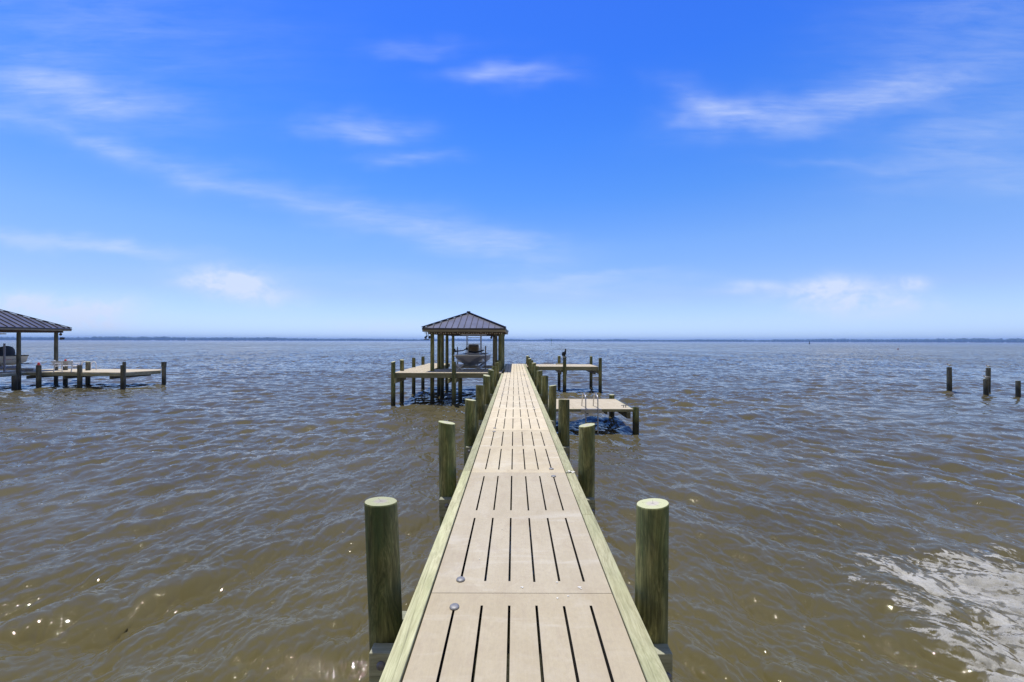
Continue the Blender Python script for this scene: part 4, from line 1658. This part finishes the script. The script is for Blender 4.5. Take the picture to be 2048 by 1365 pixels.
# neighbour's boathouse
NE = CAM_H + .88
nb = empty('neighbour_boathouse', (-37, 27, 0), 'open boathouse with ribbed metal roof cut off at the left edge', 'boathouse')
NX1, NX0, NY1, NY0 = -34.25, -40.6, 30.95, 20.5
hip_roof(nb, NX0, NX1, NY0, NY1, NE, 1.60, .43, .04, .05)
eaves(nb, NX0, NX1, NY0, NY1, NE, .65, .17)
for (x, y) in ((-34.95, 30.5), (-34.95, 28.2), (-34.95, 24.5), (-39.7, 30.5), (-39.7, 28.2)):
    piling(nb, x, y, NE - .17, .12, name='roof_post', mat=M['grey_piling'])
poly_slab(nb, [(-41.3, 20), (-39.4, 20), (-39.4, 31.6), (-41.3, 31.6)], NZ, .05, M['deck'], 'deck')
for (x, y) in ((-41.0, 25), (-41.0, 30.6), (-39.6, 26.5)):
    piling(nb, x, y, NZ - .06, .13, mat=M['grey_piling'])
for dz, dx in ((-.40, .1), (-.72, .16)):
    m = MB()
    m.tube([(-34.72, 30.55, NE + dz), (-34.6, 30.5, NE + dz - .02)], .025, 6)
    m.tube([(-34.62, 30.52, NE + dz), (-34.62 + dx, 30.42, NE + dz - .08)], [.06, .09], 10)
    if dz < -.5:
        m.tube([(-34.62, 30.55, NE + dz), (-34.52, 30.68, NE + dz - .06)], [.06, .09], 10)
    m.build('floodlight', M['dark'], nb)

# neighbour's boat on its lift
nl = empty('neighbour_lift', (-37.3, 28, NZ), 'grey boat lift under the neighbour boathouse', 'boat lift')
for yy in (26.6, 29.4):
    boxpart('cradle_beam', (-39.3, -35.25, yy - .09, yy + .09, NZ + .02, NZ + .2), M['alu'], nl, .01)
for xx in (-38.0, -36.6):
    boxpart('bunk', (xx - .1, xx + .1, 25.0, 29.6, NZ + .205, NZ + .38), M['pipe'], nl, .02)
m = MB()
m.tube([(-35.9, 28.15, NZ + .05), (-35.9, 28.15, CAM_H - .26)], .055, 10)
m.build('guide_pipe', M['pipe'], nl)

nbt = empty('skiff', (-37.3, 27.5, NZ + .4), 'cream skiff on a lift at the left edge, dark cover over its motor', 'boat')
make_boat(nbt, -37.3, 23.4, 29.75, 2.3, NZ + .39, 2.28, M['cream'], M['dark'], bowsheer=.2, blunt=.4)
m = MB()
rg = []
for z, s, dy in ((2.10, .62, 0), (2.40, .66, 0), (2.65, .60, .02), (2.86, .42, .05), (2.95, .12, .08)):
    rg.append([(-37.3 + .62 * s * math.cos(a) * .8, 29.3 + dy + .85 * s * math.sin(a), z) for a in [2 * math.pi * k / 14 for k in range(14)]])
m.loft(rg)
m.build('motor_cover', M['cover'], nbt)
m = MB()
m.tube([(-37.3, 29.75, 1.9), (-37.3, 30.2, 1.75), (-37.3, 30.3, 1.62)], .03, 8)
m.box(-37.8, -36.7, 29.77, 30.25, 1.58, 1.64)
m.build('swim_step', M['dark'], nbt)
m = MB()
m.tube([(-38.1, 27.0, 2.2), (-38.1, 27.0, 3.6), (-38.0, 27.0, 3.75), (-36.6, 27.0, 3.75), (-36.5, 27.0, 3.6), (-36.5, 27.0, 2.2)], .035, 8)
tf = m.build('top_frame', M['alu'], nbt)
boxpart('hardtop', (-38.3, -36.3, 25.6, 28.6, 3.785, 3.86), M['bunk'], tf, .03)
m = MB()
for i in range(7):
    m.bar((-36.146, 28.25 + i * .13, 1.985 + (.018 if i % 2 else -.014)), (-36.146, 28.36 + i * .13, 1.98 + (.018 if i % 3 else -.016)), .012, .022, mi=0 if i < 4 else 1)
m.build('hull_lettering', [M['red'], M['dark']], nbt)

# ---------------------------------------------------------------- marks out on the water
d = CAM_H * F / 5.6
x = (1103 - 1029) / F * d
cm = empty('channel_marker', (x, d, 0), 'thin channel marker post with small green board far out on the water', 'marker')
m = MB()
m.tube([(x, d, -1), (x, d, 4.6)], .16, 10)
m.build('post', M['grey_piling'], cm)
m = MB()
m.box(x - .55, x + .55, d - .25, d - .18, 3.7, 4.9)
m.box(x - .18, x + .18, d - .18, d + .1, 4.62, 5.2)
m.build('board', M['green'], cm)
d = CAM_H * F / 4.6
x = (1619 - 1029) / F * d
by = empty('navigation_buoy', (x, d, 0), 'tiny dark tapering buoy on the horizon at right', 'buoy')
m = MB()
m.tube([(x, d, -.4), (x, d, .9), (x, d, 1.0)], [1.1, 1.1, .7], 14)
m.build('float', M['dark'], by)
m = MB()
m.tube([(x, d, 1.0), (x, d, 2.2), (x, d, 4.4)], [.7, .4, .12], 8)
m.build('tower', M['dark'], by)
d = CAM_H * F / 15.2
x = (1796 - 1029) / F * d
fl = MB()
fl.loft([[(x + r_ * math.cos(a), d + r_ * math.sin(a), z) for a in [2 * math.pi * k / 14 for k in range(14)]] for r_, z in ((.08, -.1), (.3, 0), (.33, .2), (.27, .42), (.08, .5))])
fl = fl.build('crab_float', plain('dark red float', (.16, .03, .03), .5, 0, .2, 6))
tag(fl, 'small dark red crab pot float bobbing on open water at right', 'float')

# ---------------------------------------------------------------- haze over the water
m, n, l, b = newmat('pale sea haze')
n.remove(b)
pv = n.new('ShaderNodeVolumePrincipled')
pv.inputs['Color'].default_value = (.26, .47, .95, 1)
pv.inputs['Density'].default_value = 0.9 / 4200
pv.inputs['Anisotropy'].default_value = 0.0
l.new(pv.outputs[0], n['Material Output'].inputs['Volume'])
hz = MB()
hz.box(-6000, 6000, -6000, 6000, -2.6, 40)
hz = hz.build('haze', m)
tag(hz, 'thin pale blue haze lying over the water', 'haze', kind='stuff')
